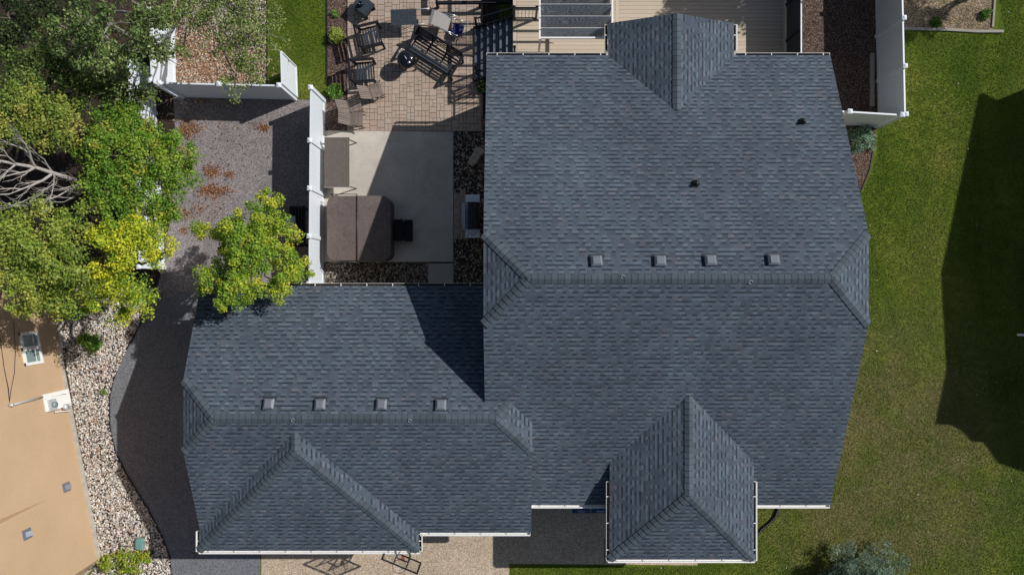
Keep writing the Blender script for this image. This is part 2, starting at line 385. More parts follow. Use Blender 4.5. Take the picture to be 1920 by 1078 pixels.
curb('bed_edging', [(501, -30), (501, 178)], .04, .04, 'edging', 'thin dark edging between pale rock bed and grass strip', 'edging')
curb('bed_edging', [(1637, 282), (1630, 320), (1613, 362)], .04, .04, 'edging', 'curved dark edging round the small mulch bed beside the east lawn', 'edging')
# joints in the concrete
sheet('control_joint', [(1133, 1008), (1134, 1008), (1134, 1055), (1133, 1055)], .012, 'soil_bed')
sheet('path_joint', [(803, 491), (850, 491), (850, 494), (803, 494)], .012, 'soil_bed')

# stones
def ico():
    t = (1 + 5 ** .5) / 2
    v = np.array([(-1, t, 0), (1, t, 0), (-1, -t, 0), (1, -t, 0), (0, -1, t), (0, 1, t), (0, -1, -t), (0, 1, -t), (t, 0, -1), (t, 0, 1), (-t, 0, -1), (-t, 0, 1)], float)
    v /= np.linalg.norm(v[0])
    f = np.array([(0, 11, 5), (0, 5, 1), (0, 1, 7), (0, 7, 10), (0, 10, 11), (1, 5, 9), (5, 11, 4), (11, 10, 2), (10, 7, 6), (7, 1, 8), (3, 9, 4), (3, 4, 2), (3, 2, 6), (3, 6, 8), (3, 8, 9), (4, 9, 5), (2, 4, 11), (6, 2, 10), (8, 6, 7), (9, 8, 1)])
    return v, f
IV, IF = ico()
def stones(name, poly, n, size, cols, probs, label, excl=None):
    p = scatter(poly, n); sz = size * rng.uniform(.55, 1.35, n) * .5
    sc = np.stack([sz, sz * rng.uniform(.6, .95, n), sz * rng.uniform(.4, .7, n)], 1)
    a = rng.uniform(0, 2 * math.pi, n); ca, sa = np.cos(a), np.sin(a)
    V = IV[None] * sc[:, None, :] * rng.uniform(.85, 1.12, (n, 12, 1))
    X = V[..., 0] * ca[:, None] - V[..., 1] * sa[:, None]; Y = V[..., 0] * sa[:, None] + V[..., 1] * ca[:, None]
    V = np.stack([X, Y, V[..., 2]], -1) + p[:, None, :]; V[..., 2] += (sz * .35 + rng.uniform(0, .02, n))[:, None]
    ci = rng.choice(len(cols), n, p=probs); C = np.array(cols)[ci] * rng.uniform(.75, 1.2, (n, 1))
    C = np.repeat(C, 12, 0).clip(0, 1); Fc = (IF[None] + (np.arange(n) * 12)[:, None, None]).reshape(-1, 3)
    return tag(npmesh(name, V.reshape(-1, 3), Fc, 'stone', None, C, True), label, kind='stuff')
RC = [(.60, .56, .50), (.48, .40, .32), (.36, .27, .20), (.30, .31, .32), (.34, .17, .12), (.72, .68, .62), (.20, .19, .19)]
stones('river_rocks', WB, 15000, .074, RC, [.28, .23, .12, .13, .04, .15, .05], 'pale mixed river rocks between the tan house wall and the driveway edging')
DC = [(.30, .25, .20), (.20, .15, .11), (.36, .31, .27), (.13, .11, .10), (.50, .44, .37)]
stones('landscape_rocks', RB1, 1900, .08, DC, [.3, .3, .2, .15, .05], 'brown landscape rocks between the concrete pad and the garage gutter')
stones('landscape_rocks', RB2, 2300, .07, [(.46, .38, .30), (.33, .25, .18), (.50, .45, .38), (.22, .19, .17), (.60, .55, .47)], [.25, .3, .15, .25, .05], 'dark landscape rocks between the concrete pad and the main house')
stones('landscape_rocks', NWB, 8000, .055, [(.45, .38, .31), (.30, .22, .16), (.60, .54, .47), (.22, .12, .08)], [.35, .25, .2, .2], 'pale pinkish rocks north of the short white fence')

LAWN = [(1560, 370), (1618, 362), (1644, 300), (1650, 225), (1650, 62), (1885, 64), (1868, -60), (2060, -60), (2060, 1230), (600, 1230), (600, 1125), (957, 1122), (958, 1060), (1310, 1062), (1312, 1010), (1400, 1005), (1400, 905), (1530, 905), (1560, 700)]
# loose leaves, chips, blades: small faces
def flakes(name, pts, size, cols, mat, label, tilt=.5, asp=.6, probs=None, parent=None, lift=.01):
    n = len(pts); sz = size * rng.uniform(.6, 1.4, n)
    nrm = np.stack([rng.normal(0, tilt, n), rng.normal(0, tilt, n), np.ones(n)], 1); nrm /= np.linalg.norm(nrm, axis=1)[:, None]
    a = rng.normal(size=(n, 3)); u = np.cross(nrm, a); u /= np.linalg.norm(u, axis=1)[:, None]; v = np.cross(nrm, u)
    V = np.stack([pts - u * sz[:, None], pts - v * (sz * asp)[:, None], pts + u * sz[:, None], pts + v * (sz * asp)[:, None]], 1)
    V[..., 2] += lift
    C = np.array(cols)[rng.choice(len(cols), n, p=probs)] * rng.uniform(.7, 1.3, (n, 1))
    Fc = np.arange(n * 4).reshape(-1, 4)
    o = npmesh(name, V.reshape(-1, 3), Fc, mat, parent, np.repeat(C, 4, 0).clip(0, 1))
    if label: tag(o, label, kind='stuff')
    return o
def piles(spec):
    out = []
    for (px, py, rx, ry, n) in spec:
        g = G(px, py); s2 = 1 / 49.7
        q = np.stack([g.x + rng.normal(0, rx * s2 * .5, n), g.y + rng.normal(0, ry * s2 * .5, n), np.full(n, g.z) + rng.uniform(.0, .04, n)], 1); out.append(q)
    return np.concatenate(out)
LC = [(.28, .13, .06), (.20, .08, .04), (.36, .20, .10), (.13, .06, .035)]
flakes('fallen_leaves', piles([(398, 322, 16, 12, 260), (430, 327, 10, 7, 90), (400, 358, 32, 13, 480), (352, 243, 26, 20, 420), (497, 240, 9, 6, 110), (490, 238, 14, 8, 40), (345, 400, 20, 12, 130), (372, 393, 14, 10, 40), (395, 400, 40, 40, 130), (345, 432, 10, 8, 50), (430, 280, 90, 90, 160), (335, 300, 14, 60, 260)]), .032, LC, 'dry_leaf', 'rust brown fallen leaves in loose piles on the gravel path')
flakes('scattered_leaves', scatter(LAWN, 260), .022, [(.55, .50, .30), (.40, .32, .12), (.62, .60, .52)], 'dry_leaf', 'a few pale dry leaves scattered over the east lawn', lift=.05)
flakes('leaf_litter', np.concatenate([piles([(365, 115, 80, 80, 4200), (430, 130, 90, 60, 1500)])]), .04, [(.30, .15, .08), (.20, .09, .05), (.42, .28, .18), (.5, .40, .30)], 'dry_leaf', 'brown leaf litter over the rock bed north of the short white fence')
flakes('straw_litter', scatter(NEB, 7000), .035, [(.50, .38, .26), (.40, .29, .19), (.22, .15, .10), (.10, .07, .05), (.06, .11, .02)], 'dry_leaf', 'dry straw and weeds in the curbed bed beyond the white fence', asp=.3)
flakes('bark_chips', np.concatenate([scatter(EM, 9000), scatter([(1570, 238), (1643, 239), (1640, 275), (1630, 320), (1612, 360), (1570, 372)], 1500), scatter([(614, -40), (652, -40), (652, 247), (614, 247)], 2600)]), .022, [(.16, .095, .07), (.09, .055, .042), (.24, .16, .125), (.36, .28, .24)], 'dry_leaf', 'reddish brown bark chips in the garden beds', asp=.4, tilt=.4)
# grass blades
def blades(polys, ns, hh, cols):
    p = np.concatenate([scatter(q, n) for q, n in zip(polys, ns)]); n = len(p)
    a = rng.uniform(0, 2 * math.pi, n); L = hh * rng.uniform(.6, 1.4, n); wd = .011
    dx, dy = np.cos(a), np.sin(a)
    z = p[:, 2] + .012
    A = np.stack([p[:, 0] - dy * wd, p[:, 1] + dx * wd, z], 1); B = np.stack([p[:, 0] + dy * wd, p[:, 1] - dx * wd, z], 1)
    T = np.stack([p[:, 0] + dx * L * .8, p[:, 1] + dy * L * .8, z + L * .6], 1)
    V = np.stack([A, B, T], 1).reshape(-1, 3)
    X, Y = p[:, 0], p[:, 1]
    dry = (np.exp(-(((X - 13.6) / 3.6) ** 2 + ((Y + 6.2) / 5.2) ** 2)) * (.6 + .4 * np.sin(X * 1.9 + np.sin(Y * 1.3) * 2) * np.sin(Y * 1.1 + X * .7))).clip(0, 1)
    var = (.5 + .5 * np.sin(X * .9 + np.sin(Y * .5) * 1.7) * np.cos(Y * .55 + np.sin(X * .6)))[:, None]
    g = np.array((.065, .120, .008)) * (1 - var) + np.array((.13, .16, .020)) * var
    C = g * (1 - dry[:, None]) + np.array((.21, .175, .08)) * dry[:, None]
    C = C * rng.uniform(.5, 1.5, (n, 1)); C[rng.random(n) < .03] = (.26, .24, .12)
    o = npmesh('grass_blades', V, np.arange(n * 3).reshape(-1, 3), 'grass_blade', None, np.repeat(C, 3, 0))
    return tag(o, 'short mown grass blades covering the lawns', kind='stuff')
blades([LAWN, GS], [255000, 9000], .055, None)

# ------------------------------------------------------------------ pavers (real stones laid in columns)
def pavers(name, x0, x1, y0, y1, z, label, unit=.28, seed=3):
    rr = random.Random(seed); m = MB(); g = .014
    def stone(a, b2, c, d):
        t = rr.random(); k = rr.uniform(.92, 1.06)
        base = (.385, .305, .245) if t < .7 else (.40, .32, .26) if t < .85 else (.37, .275, .22) if t < .97 else (.35, .30, .26)
        m.box(((a + b2) / 2, (c + d) / 2, z), (b2 - a - g, d - c - g, .06), colr=tuple(q * k for q in base))
    x = x0
    while x < x1 - .05:
        y = y0; xe = min(x + unit, x1)
        while y < y1:
            t = rr.random(); hgt = rr.choice((.14, .21, .21, .28))
            if t < .5: stone(x, xe, y, y + hgt)
            elif t < .75:
                f = rr.choice((.38, .5, .62)); xm = x + (xe - x) * f; stone(x, xm, y, y + hgt); stone(xm, xe, y, y + hgt)
            else:
                hgt = .28; f = .5; xm = x + (xe - x) * f; stone(x, xm, y, y + hgt); stone(xm, xe, y, y + .14); stone(xm, xe, y + .14, y + .28)
            y += hgt
        x = xe
    return tag(m.build(name, 'paver', colored=True), label, kind='structure')
sheet('patio_base', [(652, -60), (935, -60), (935, 247), (652, 247)], .012, 'soil_bed')
a = G(652, 247); b2 = G(905, -60)
pavers('paver_patio', a.x, b2.x, a.y, b2.y, YB + .03, None)
a = G(851, 449); b2 = G(874, 366)
pavers('paver_strip', a.x, b2.x, a.y, b2.y, YB + .03, None, .23, 5)

# ------------------------------------------------------------------ the house
SL = .4167                                                   # roof pitch 5 in 12
house = empty('house', (5, 0, 0), 0, 'large house with dark blue grey shingle roofs, ridge vents and white gutters', 'house')
def setp(o):                                                  # world coordinates kept under a parent moved to (5,0,0)
    o.location = (-5, 0, 0); return o
MAIN = dict(x0=-.835, x1=10.44, yn=7.61, ys=-7.12, ze=2.9); MY = .245; MZ = 2.9 + SL * (7.61 - MY)
GAR = dict(x0=-10.22, x1=.63, yn=.05, ys=-8.03, ze=2.9); GY = -3.99; GZ = 2.9 + SL * (.05 - GY)
def roofmesh(name, faces, rim='white_metal', th=.13):
    # faces: (polygon xy, plane point (x,y,z), upslope dir xy)
    bm = bmesh.new(); uvl = bm.loops.layers.uv.new('UVMap')
    for poly, (x0, y0, z0), (dx, dy) in faces:
        pts = []
        for (x, y) in poly: pts.append((x, y, z0 + SL * ((x - x0) * dx + (y - y0) * dy)))
        vs = [bm.verts.new(q) for q in pts]; f = bm.faces.new(vs); f.normal_update()
        if f.normal.z < 0: f.normal_flip()
        k = math.sqrt(1 + SL * SL)
        for lp in f.loops:
            x, y = lp.vert.co.x, lp.vert.co.y
            lp[uvl].uv = ((x * -dy + y * dx) + 50, ((x - x0) * dx + (y - y0) * dy) * k + .143 * 40)
    me = bpy.data.meshes.new(name); bm.to_mesh(me); bm.free()
    me.materials.append(M['asphalt_shingle']); me.materials.append(M[rim]); me.materials.append(M['white_metal'])
    o = link(bpy.data.objects.new(name, me), house); setp(o)
    md = o.modifiers.new('thick', 'SOLIDIFY'); md.thickness = th; md.offset = -1; md.material_offset_rim = 1; md.material_offset = 2
    return o
def jerk(D, RY, RZ, dj):                                      # gable roof whose gable tips are clipped (jerkinhead), dj = clip run in m
    x0, x1, yn, ys, ze = D['x0'], D['x1'], D['yn'], D['ys'], D['ze']
    zj = RZ - SL * dj
    return [([(x0, yn), (x1, yn), (x1, RY + dj), (x1 - dj, RY), (x0 + dj, RY), (x0, RY + dj)], (x0, yn, ze), (0, -1)),
            ([(x0, ys), (x1, ys), (x1, RY - dj), (x1 - dj, RY), (x0 + dj, RY), (x0, RY - dj)], (x0, ys, ze), (0, 1)),
            ([(x0, RY - dj), (x0, RY + dj), (x0 + dj, RY)], (x0, RY, zj), (1, 0)),
            ([(x1, RY - dj), (x1, RY + dj), (x1 - dj, RY)], (x1, RY, zj), (-1, 0))]
DJM, DJG = 1.33, 1.13
main_roof = roofmesh('roof', jerk(MAIN, MY, MZ, DJM)); tag(main_roof, 'large main roof section with four box vents')
gar_roof = roofmesh('roof', jerk(GAR, GY, GZ, DJG)); tag(gar_roof, 'lower garage roof section with four box vents')
# garage front hip
gx0, gx1, gyf, gze = -10.262, -3.06, -8.62, 2.905; gcx = (gx0 + gx1) / 2; ghw = (gx1 - gx0) / 2; gyr = -4.2
hipA = roofmesh('roof', [([(gx0, gyf), (gcx, gyf + ghw), (gcx, gyr), (gx0, gyr)], (gx0, 0, gze), (1, 0)),
                 ([(gx1, gyf), (gcx, gyf + ghw), (gcx, gyr), (gx1, gyr)], (gx1, 0, gze), (-1, 0)),
                 ([(gx0, gyf), (gx1, gyf), (gcx, gyf + ghw)], (0, gyf, gze), (0, 1))]); tag(hipA, 'hipped roof section over the garage front')
# clip side faces so that they do not hang in the air behind the valley: handled by being below the garage slope
# entry hip (higher eave)
ex0, ex1, eyf, eze = 3.115, 7.71, -8.66, 3.55; ecx = (ex0 + ex1) / 2; ehw = (ex1 - ex0) / 2; eyr = -3.15; EZ = eze + SL * ehw
ey_e = -5.40                                                   # where the side eaves meet the main slope
hipB = roofmesh('roof', [([(ex0, eyf), (ecx, eyf + ehw), (ecx, eyr), (ex0, ey_e)], (ex0, 0, eze), (1, 0)),
                 ([(ex1, eyf), (ecx, eyf + ehw), (ecx, eyr), (ex1, ey_e)], (ex1, 0, eze), (-1, 0)),
                 ([(ex0, eyf), (ex1, eyf), (ecx, eyf + ehw)], (0, eyf, eze), (0, 1))]); tag(hipB, 'raised hipped roof section over the front entry')
# back gable
bx0, bx1, byf, bze = 3.15, 7.28, 8.65, 2.905; bcx = (bx0 + bx1) / 2; bhw = (bx1 - bx0) / 2; BZ = bze + SL * bhw
gabC = roofmesh('roof', [([(bx0, byf), (bcx, byf), (bcx, 5.5), (bx0, 7.5)], (bx0, 0, bze), (1, 0)),
                 ([(bx1, byf), (bcx, byf), (bcx, 5.5), (bx1, 7.5)], (bx1, 0, bze), (-1, 0))]); tag(gabC, 'small gabled roof section reaching over the deck')

def capstrip(a, b2, na, nb, parent, wd=.145, step=.19, lift=.012):
    """overlapping cap shingles folded over a ridge or hip from a (low) to b; na, nb: slope directions (downhill, 3-D) of the two sides"""
    a = Vector(a); b2 = Vector(b2); L = (b2 - a).length; d = (b2 - a).normalized(); n = max(1, int(L / step)); m = MB()
    na = Vector(na); nb = Vector(nb); na = (na - d * na.dot(d)).normalized(); nb = (nb - d * nb.dot(d)).normalized()
    up = (-(na + nb)).normalized() if (na + nb).length > .05 else Vector((0, 0, 1))
    if up.z < 0: up = -up
    tone = .1
    for i in range(n + 1):
        p0 = a + d * (i * step); p1 = a + d * min(L, (i + 1) * step + .03)
        if random.random() < .3: tone = random.uniform(.076, .102)
        t = tone * random.uniform(.93, 1.07); c = (t * .80, t, t * 1.2)
        j = random.uniform(-.006, .006); lo = up * (lift + .012); hi = up * lift
        top = [p0 + lo, p1 + hi]
        vs = [top[0] + na * (wd + j), top[0], top[0] + nb * (wd - j), top[1] + na * (wd + j), top[1], top[1] + nb * (wd - j),
              top[0] + na * (wd + j) - up * .03, top[0] - up * .03, top[0] + nb * (wd - j) - up * .03]
        m.add(vs, [(0, 1, 4, 3), (1, 2, 5, 4), (6, 7, 1, 0), (7, 8, 2, 1)], colr=c)
        e0 = top[0] - d * .0; e1 = top[0] + d * .014; q_ = up * .003; m.add([e0 + na * wd + q_, e0 + q_, e0 + nb * wd + q_, e1 + na * wd + q_, e1 + q_, e1 + nb * wd + q_], [(0, 1, 4, 3), (1, 2, 5, 4)], colr=tuple(q * .42 for q in c))  # dark strip paints the overlap shadow at the end of each cap
        # thin dark sides
        m.add([vs[0], vs[3], vs[3] - up * .03, vs[0] - up * .03], [(0, 1, 2, 3)], colr=tuple(q * .3 for q in c))
        m.add([vs[2], vs[5], vs[5] - up * .03, vs[2] - up * .03], [(0, 1, 2, 3)], colr=tuple(q * .3 for q in c))
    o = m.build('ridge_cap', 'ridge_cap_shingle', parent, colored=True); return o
def dn(dx, dy): return Vector((dx, dy, -SL))
def jcaps(D, RY, RZ, dj, par, east=True):
    x0, x1 = D['x0'], D['x1']; zj = RZ - SL * dj
    capstrip((x1 - dj, RY, RZ), (x0 + dj, RY, RZ), dn(0, 1), dn(0, -1), par)
    for s in (1, -1):
        capstrip((x0, RY + s * dj, zj), (x0 + dj, RY, RZ), dn(0, s), dn(-1, 0), par)
        if s == 1 and not east: continue
        capstrip((x1, RY + s * dj, zj), (x1 - dj, RY, RZ), dn(0, s), dn(1, 0), par)
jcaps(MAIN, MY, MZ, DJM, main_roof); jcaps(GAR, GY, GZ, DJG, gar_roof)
zA = gze + SL * ghw
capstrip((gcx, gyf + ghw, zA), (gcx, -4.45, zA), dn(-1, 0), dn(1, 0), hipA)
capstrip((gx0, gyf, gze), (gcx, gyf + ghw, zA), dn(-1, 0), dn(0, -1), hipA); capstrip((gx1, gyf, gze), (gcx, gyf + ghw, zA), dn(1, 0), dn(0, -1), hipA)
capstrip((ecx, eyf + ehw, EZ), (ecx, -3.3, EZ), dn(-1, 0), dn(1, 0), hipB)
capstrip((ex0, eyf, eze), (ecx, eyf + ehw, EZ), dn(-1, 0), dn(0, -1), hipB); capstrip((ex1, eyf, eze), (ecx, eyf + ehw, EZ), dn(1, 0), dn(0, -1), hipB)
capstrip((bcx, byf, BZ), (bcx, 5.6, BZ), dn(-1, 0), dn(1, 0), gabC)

# gutters: open channels with hangers
def gutter(a, b2, out, wd=.10, hh=.10):
    if out[1] > 0: wd = .085
    a = Vector(a); b2 = Vector(b2); o2 = Vector((*out, 0)); m = MB(); d = (b2 - a).normalized(); L = (b2 - a).length
    dz = Vector((0, 0, -hh)); th = .022
    north = out[1] > 0
    thinl = north or (out[0] < 0 and a[0] > 0); th = .009 if thinl else th
    m.bar(a + o2 * wd + dz * .42, b2 + o2 * wd + dz * .42, th, hh)
    m.bar(a + o2 * wd * .5 + dz, b2 + o2 * wd * .5 + dz, wd, .012)
    if not thinl: m.bar(a + o2 * wd * 1.08 - dz * .02, b2 + o2 * wd * 1.08 - dz * .02, .028, .014)
    for e in (a, b2): m.bar(e + dz * .5, e + o2 * wd + dz * .5, .01, hh)
    k = 0
    while .35 + k * .85 < L: p = a + d * (.35 + k * .85) + dz * .06; m.bar(p, p + o2 * wd, .025, .01); k += 1
    g = m.build('gutter', 'white_metal', house); setp(g)
    if out[1] >= 0: MB().bar(a + o2 * wd * .5 + dz * .86, b2 + o2 * wd * .5 + dz * .86, wd * .9, .012).build('gutter_bed', 'soil_bed', g)
    return g
GZt = 2.86
gutter((MAIN['x0'], MAIN['yn'], GZt), (bx0 - .05, MAIN['yn'], GZt), (0, 1)); gutter((bx1 + .05, MAIN['yn'], GZt), (MAIN['x1'], MAIN['yn'], GZt), (0, 1))
gutter((.63, MAIN['ys'], GZt), (ex0 - .02, MAIN['ys'], GZt), (0, -1)); gutter((ex1 + .02, MAIN['ys'], GZt), (MAIN['x1'], MAIN['ys'], GZt), (0, -1))
gutter((GAR['x0'], GAR['yn'], GZt), (-.85, GAR['yn'], GZt), (0, 1)); gutter((gx1 + .05, GAR['ys'], GZt), (.60, GAR['ys'], GZt), (0, -1))
gutter((gx0 - .03, gyf, GZt), (gx1 + .03, gyf, GZt), (0, -1)); gutter((gx0, gyf - .05, GZt), (gx0, -8.0, GZt), (-1, 0)); gutter((gx1, gyf - .05, GZt), (gx1, -8.1, GZt), (1, 0))
gutter((ex0 - .05, eyf, 3.51), (ex1 + .05, eyf, 3.51), (0, -1)); gutter((ex0, eyf - .06, 3.51), (ex0, -6.2, 3.51), (-1, 0)); gutter((ex1, eyf - .06, 3.51), (ex1, -6.2, 3.51), (1, 0))
gutter((bx0, byf - .02, GZt), (bx0, 7.76, GZt), (-1, 0)); gutter((bx1, byf - .02, GZt), (bx1, 7.76, GZt), (1, 0))

# walls
def wallprism(name, x0, x1, prof, mat='cream_siding'):
    m = MB(); n = len(prof)
    vs = [(x0, y, z) for y, z in prof] + [(x1, y, z) for y, z in prof]
    m.add(vs, [tuple(range(n)), tuple(range(2 * n - 1, n - 1, -1))] + [(i, i + n, (i + 1) % n + n, (i + 1) % n) for i in range(n)])
    o = m.build(name, mat, house); setp(o); return o
def gprof(D, RY, RZ, dj, ins=.42, zb=-1.0):
    zc = RZ - SL * dj - .02; yj = dj
    f = lambda y: RZ - SL * abs(y - RY) - .16
    yn, ys = D['yn'] - ins, D['ys'] + ins; ztop = RZ - SL * dj + SL * ins - .16; q = (RZ - .16 - ztop) / SL
    return [(yn, zb), (yn, f(yn)), (RY + q, ztop), (RY - q, ztop), (ys, f(ys)), (ys, zb)]
wm = wallprism('wall', MAIN['x0'] + .42, MAIN['x1'] - .42, gprof(MAIN, MY, MZ, DJM)); tag(wm, 'cream siding walls of the main house block')
wg = wallprism('wall', GAR['x0'] + .35, MAIN['x0'] + .42, gprof(GAR, GY, GZ, DJG, .35)); tag(wg, 'cream siding walls of the garage wing')
for c_, d_, l_ in ((((gx0 + gx1) / 2, -7.9, 1.35), (gx1 - gx0 - .7, .8, 2.9), 'cream siding of the garage front bay'), (((ex0 + ex1) / 2, -7.0, 1.6), (ex1 - ex0 - .7, 1.4, 3.6), 'cream siding of the entry bay'), (((bx0 + bx1) / 2, 7.5, 1.2), (bx1 - bx0 - .8, .7, 3.1), 'cream siding of the back bay')):
    o = MB().box(c_, d_).build('wall', 'cream_siding', house); setp(o); tag(o, l_)
def quadpart(name, mat, c, d, par=house):
    m = MB(); m.box(c, d); o = m.build(name, mat, par); return setp(o) if par is house else o
gd = quadpart('garage_door', 'white_metal', ((gx0 + gx1) / 2, -8.33, 1.1), (4.9, .06, 2.2))
quadpart('garage_door', 'white_metal', (-1.6, -7.62, 1.1), (2.4, .10, 2.2))
quadpart('front_door', 'dark_fascia', (5.4, -7.73, 1.1), (1.0, .06, 2.1))
for (x, y) in ((2.2, 7.22), (8.6, 7.22)): quadpart('window', 'window_glass', (x, y, 1.9), (1.4, .08, 1.1))
for y in (-3.5, 3.5): quadpart('window', 'window_glass', (10.05, y, 1.6), (.08, 1.2, 1.1))

# roof vents and pipes
def roofz(x, y, which):
    if which == 'm': return MZ - SL * abs(y - MY)
    return GZ - SL * abs(y - GY)
def onroof(px, py, which):
    z = 4.
    for _ in range(12): p = P(px, py, z); z = roofz(p.x, p.y, which)
    return Vector((p.x, p.y, z))
def vent_at(px, py, which, par, rz=0.):
    c = onroof(px, py, which); m = MB()
    tilt = Matrix.Rotation(-math.atan(SL), 3, 'X') @ Matrix.Rotation(rz, 3, 'Z')      # north slope
    def tr(v): return tilt @ Vector(v) + c
    w0, w1, h0, h1 = .165, .10, .09, .145
    b_ = [(-w0, -w0, h0), (w0, -w0, h0), (w0, w0, h0), (-w0, w0, h0)]; t_ = [(-w1, -w1 - .02, h1), (w1, -w1 - .02, h1), (w1, w1, h1), (-w1, w1, h1)]
    lo = [(x * 1.0, y * 1.0, h0 - .05) for x, y, _ in b_]; fl = [(-.2, -.2, .006), (.2, -.2, .006), (.2, .2, .006), (-.2, .2, .006)]
    nk = [(-.12, -.12, .0), (.12, -.12, .0), (.12, .12, .0), (-.12, .12, .0)]; nk2 = [(x, y, h0 - .05) for x, y, _ in nk]
    vs = [tr(v) for v in b_ + t_ + lo + nk + nk2]
    fs = [(4, 5, 6, 7), (0, 1, 5, 4), (1, 2, 6, 5), (2, 3, 7, 6), (3, 0, 4, 7), (8, 9, 1, 0), (9, 10, 2, 1), (10, 11, 3, 2), (11, 8, 0, 3), (11, 10, 9, 8)]
    fs += [(12 + i, 12 + (i + 1) % 4, 16 + (i + 1) % 4, 16 + i) for i in range(4)]
    m.add(vs, fs)
    v = m.build('roof_vent', 'grey_vent', par)
    MB().add([tr(q) for q in [(-.19, .10, .012), (.19, .10, .012), (.21, .245, .012), (-.21, .245, .012)]], [(0, 1, 2, 3)]).build('flashing', 'dark_fascia', v)
    return v
for px, py in ((1118, 491), (1237, 491), (1331, 490), (1449, 489)): vent_at(px, py, 'm', main_roof, random.uniform(-.04, .04))
for px, py in ((505, 758), (601, 759), (716, 759), (827, 760)): vent_at(px, py, 'g', gar_roof, random.uniform(-.04, .04))
for px, py in ((1304, 345), (1504, 229)):
    c = onroof(px, py, 'm'); m = MB(); m.tube(c - Vector((0, 0, .1)), c + Vector((0, 0, .19)), .052, n=14); m.lathe([(.13, .0), (.12, .05), (.07, .09), (.06, .12)], c + Vector((0, 0, -.02)), 14)
    m.build('vent_pipe', 'black_metal', main_roof)
for px, py, wch, par in ((1168, 519, 'm', main_roof), (1407, 529, 'm', main_roof), (550, 787, 'g', gar_roof), (769, 788, 'g', gar_roof)):
    c = onroof(px, py, wch) + Vector((0, 0, .03)); m = MB(); pts = [c + Vector((.05 * math.cos(t), .05 * math.sin(t), .02 + .02 * math.sin(t))) for t in [k * .7 for k in range(8)]]
    m.path(pts, .006, 6); m.build('ridge_anchor', 'pale_metal', par)
m = MB()
for x0p, x1p in ((1246, 1275), (1296, 1312)):
    MB().bar(onroof(x0p, 708, 'm') + Vector((0, 0, .012)), onroof(x1p, 708.6, 'm') + Vector((0, 0, .012)), .016, .008).build('roof_scrape', 'grey_vent', main_roof)  # thin pale bar standing for a scrape mark on the shingles

# ------------------------------------------------------------------ fences
def fence(name, a, b2, h, label, npanels, posts=None, face_side=None, skip_last=False):
    """a, b2: world ground points; > one panel mesh per bay, each post with its cap"""
    a = Vector(a); b2 = Vector(b2); t = empty(name, a, 0, label, 'fence')
    d = b2 - a; L = math.hypot(d.x, d.y); n = npanels
    up = Vector((0, 0, 1))
    for i in range(n + 1):
        if i == n and skip_last: continue
        p = a + d * (i / n) - a; m = MB(); m.box(p + up * (h / 2 + .02), (.125, .125, h + .10), math.atan2(d.y, d.x))
        po = m.build('post', 'white_vinyl', t)
        c = MB(); R3 = Matrix.Rotation(math.atan2(d.y, d.x), 3, 'Z')
        base = [R3 @ Vector((sx * .082, sy * .082, 0)) + p + up * (h + .07) for sx, sy in ((-1, -1), (1, -1), (1, 1), (-1, 1))]
        top = [v + up * .02 for v in base]; ap = p + up * (h + .13)
        c.add(base + top + [ap], [(3, 2, 1, 0), (0, 1, 5, 4), (1, 2, 6, 5), (2, 3, 7, 6), (3, 0, 4, 7), (4, 5, 8), (5, 6, 8), (6, 7, 8), (7, 4, 8)])
        c.build('post_cap', 'white_vinyl', po)
    for i in range(n):
        p0 = d * (i / n); p1 = d * ((i + 1) / n); dd = (p1 - p0).normalized(); q0 = p0 + dd * .06; q1 = p1 - dd * .06
        m = MB(); LL = (q1 - q0).length; k = int(LL / .15)
        m.bar(q0 + up * .1, q1 + up * .1, .05, .14); m.bar(q0 + up * (h - .03), q1 + up * (h - .03), .055, .07)
        for j in range(k):
            s0 = q0 + dd * (j * LL / k + .001); s1 = q0 + dd * ((j + 1) * LL / k - .001)
            m.bar(s0 + up * (h / 2 + .05), s1 + up * (h / 2 + .05), .022, h - .2)
        m.build('panel', 'white_vinyl', t)
    return t
HF = 1.83
def top2g(px, py, h=HF, z=YB): p = P(px, py, z + h); return Vector((p.x, p.y, z))
fence('vinyl_fence', top2g(583, 165), top2g(582, 264), HF, 'white vinyl fence panel north of the hot tub, facing the grey folding chairs', 1, skip_last=True)
fence('vinyl_fence', top2g(582, 264), top2g(580, 532), HF, 'long white vinyl fence behind the hot tub and slatted table', 3, skip_last=False)
fence('vinyl_fence', top2g(1697, 215), top2g(1687, -235), HF, 'tall white vinyl fence running north between mulch bed and east lawn', 5)
fence('vinyl_fence', top2g(1690, 216), top2g(1592, 210), HF, 'short white vinyl fence closing the mulch bed above the juniper', 1)
fence('vinyl_fence', top2g(1592, 210), top2g(1555, 208), HF, 'narrow white fence stub between the juniper fence and house wall', 1)
fence('vinyl_fence', top2g(300, 156), top2g(524, 161), HF, 'short white vinyl fence crossing between the rock bed and gravel path', 2)
fence('vinyl_fence', top2g(281, 20), top2g(284, 152), HF, 'white vinyl fence under the trees beside the leafy rock bed', 2)
fence('vinyl_fence', top2g(240, 112), top2g(262, 500), HF, 'long white vinyl fence hidden by the yellow and green trees', 5)
g0 = top2g(529, 161); g1 = top2g(527, 103)
gate = empty('fence_gate', g0, 0, 'open white vinyl gate standing on the grass strip', 'gate')
m = MB(); d = g1 - g0; up = Vector((0, 0, 1)); dd = d.normalized()
for j in range(7): m.bar(dd * (.10 + j * .15) + up * .95, dd * (.10 + (j + 1) * .15 - .006) + up * .95, .022, 1.6)
m.build('panel', 'white_vinyl', gate)
m = MB(); e = dd * 1.2
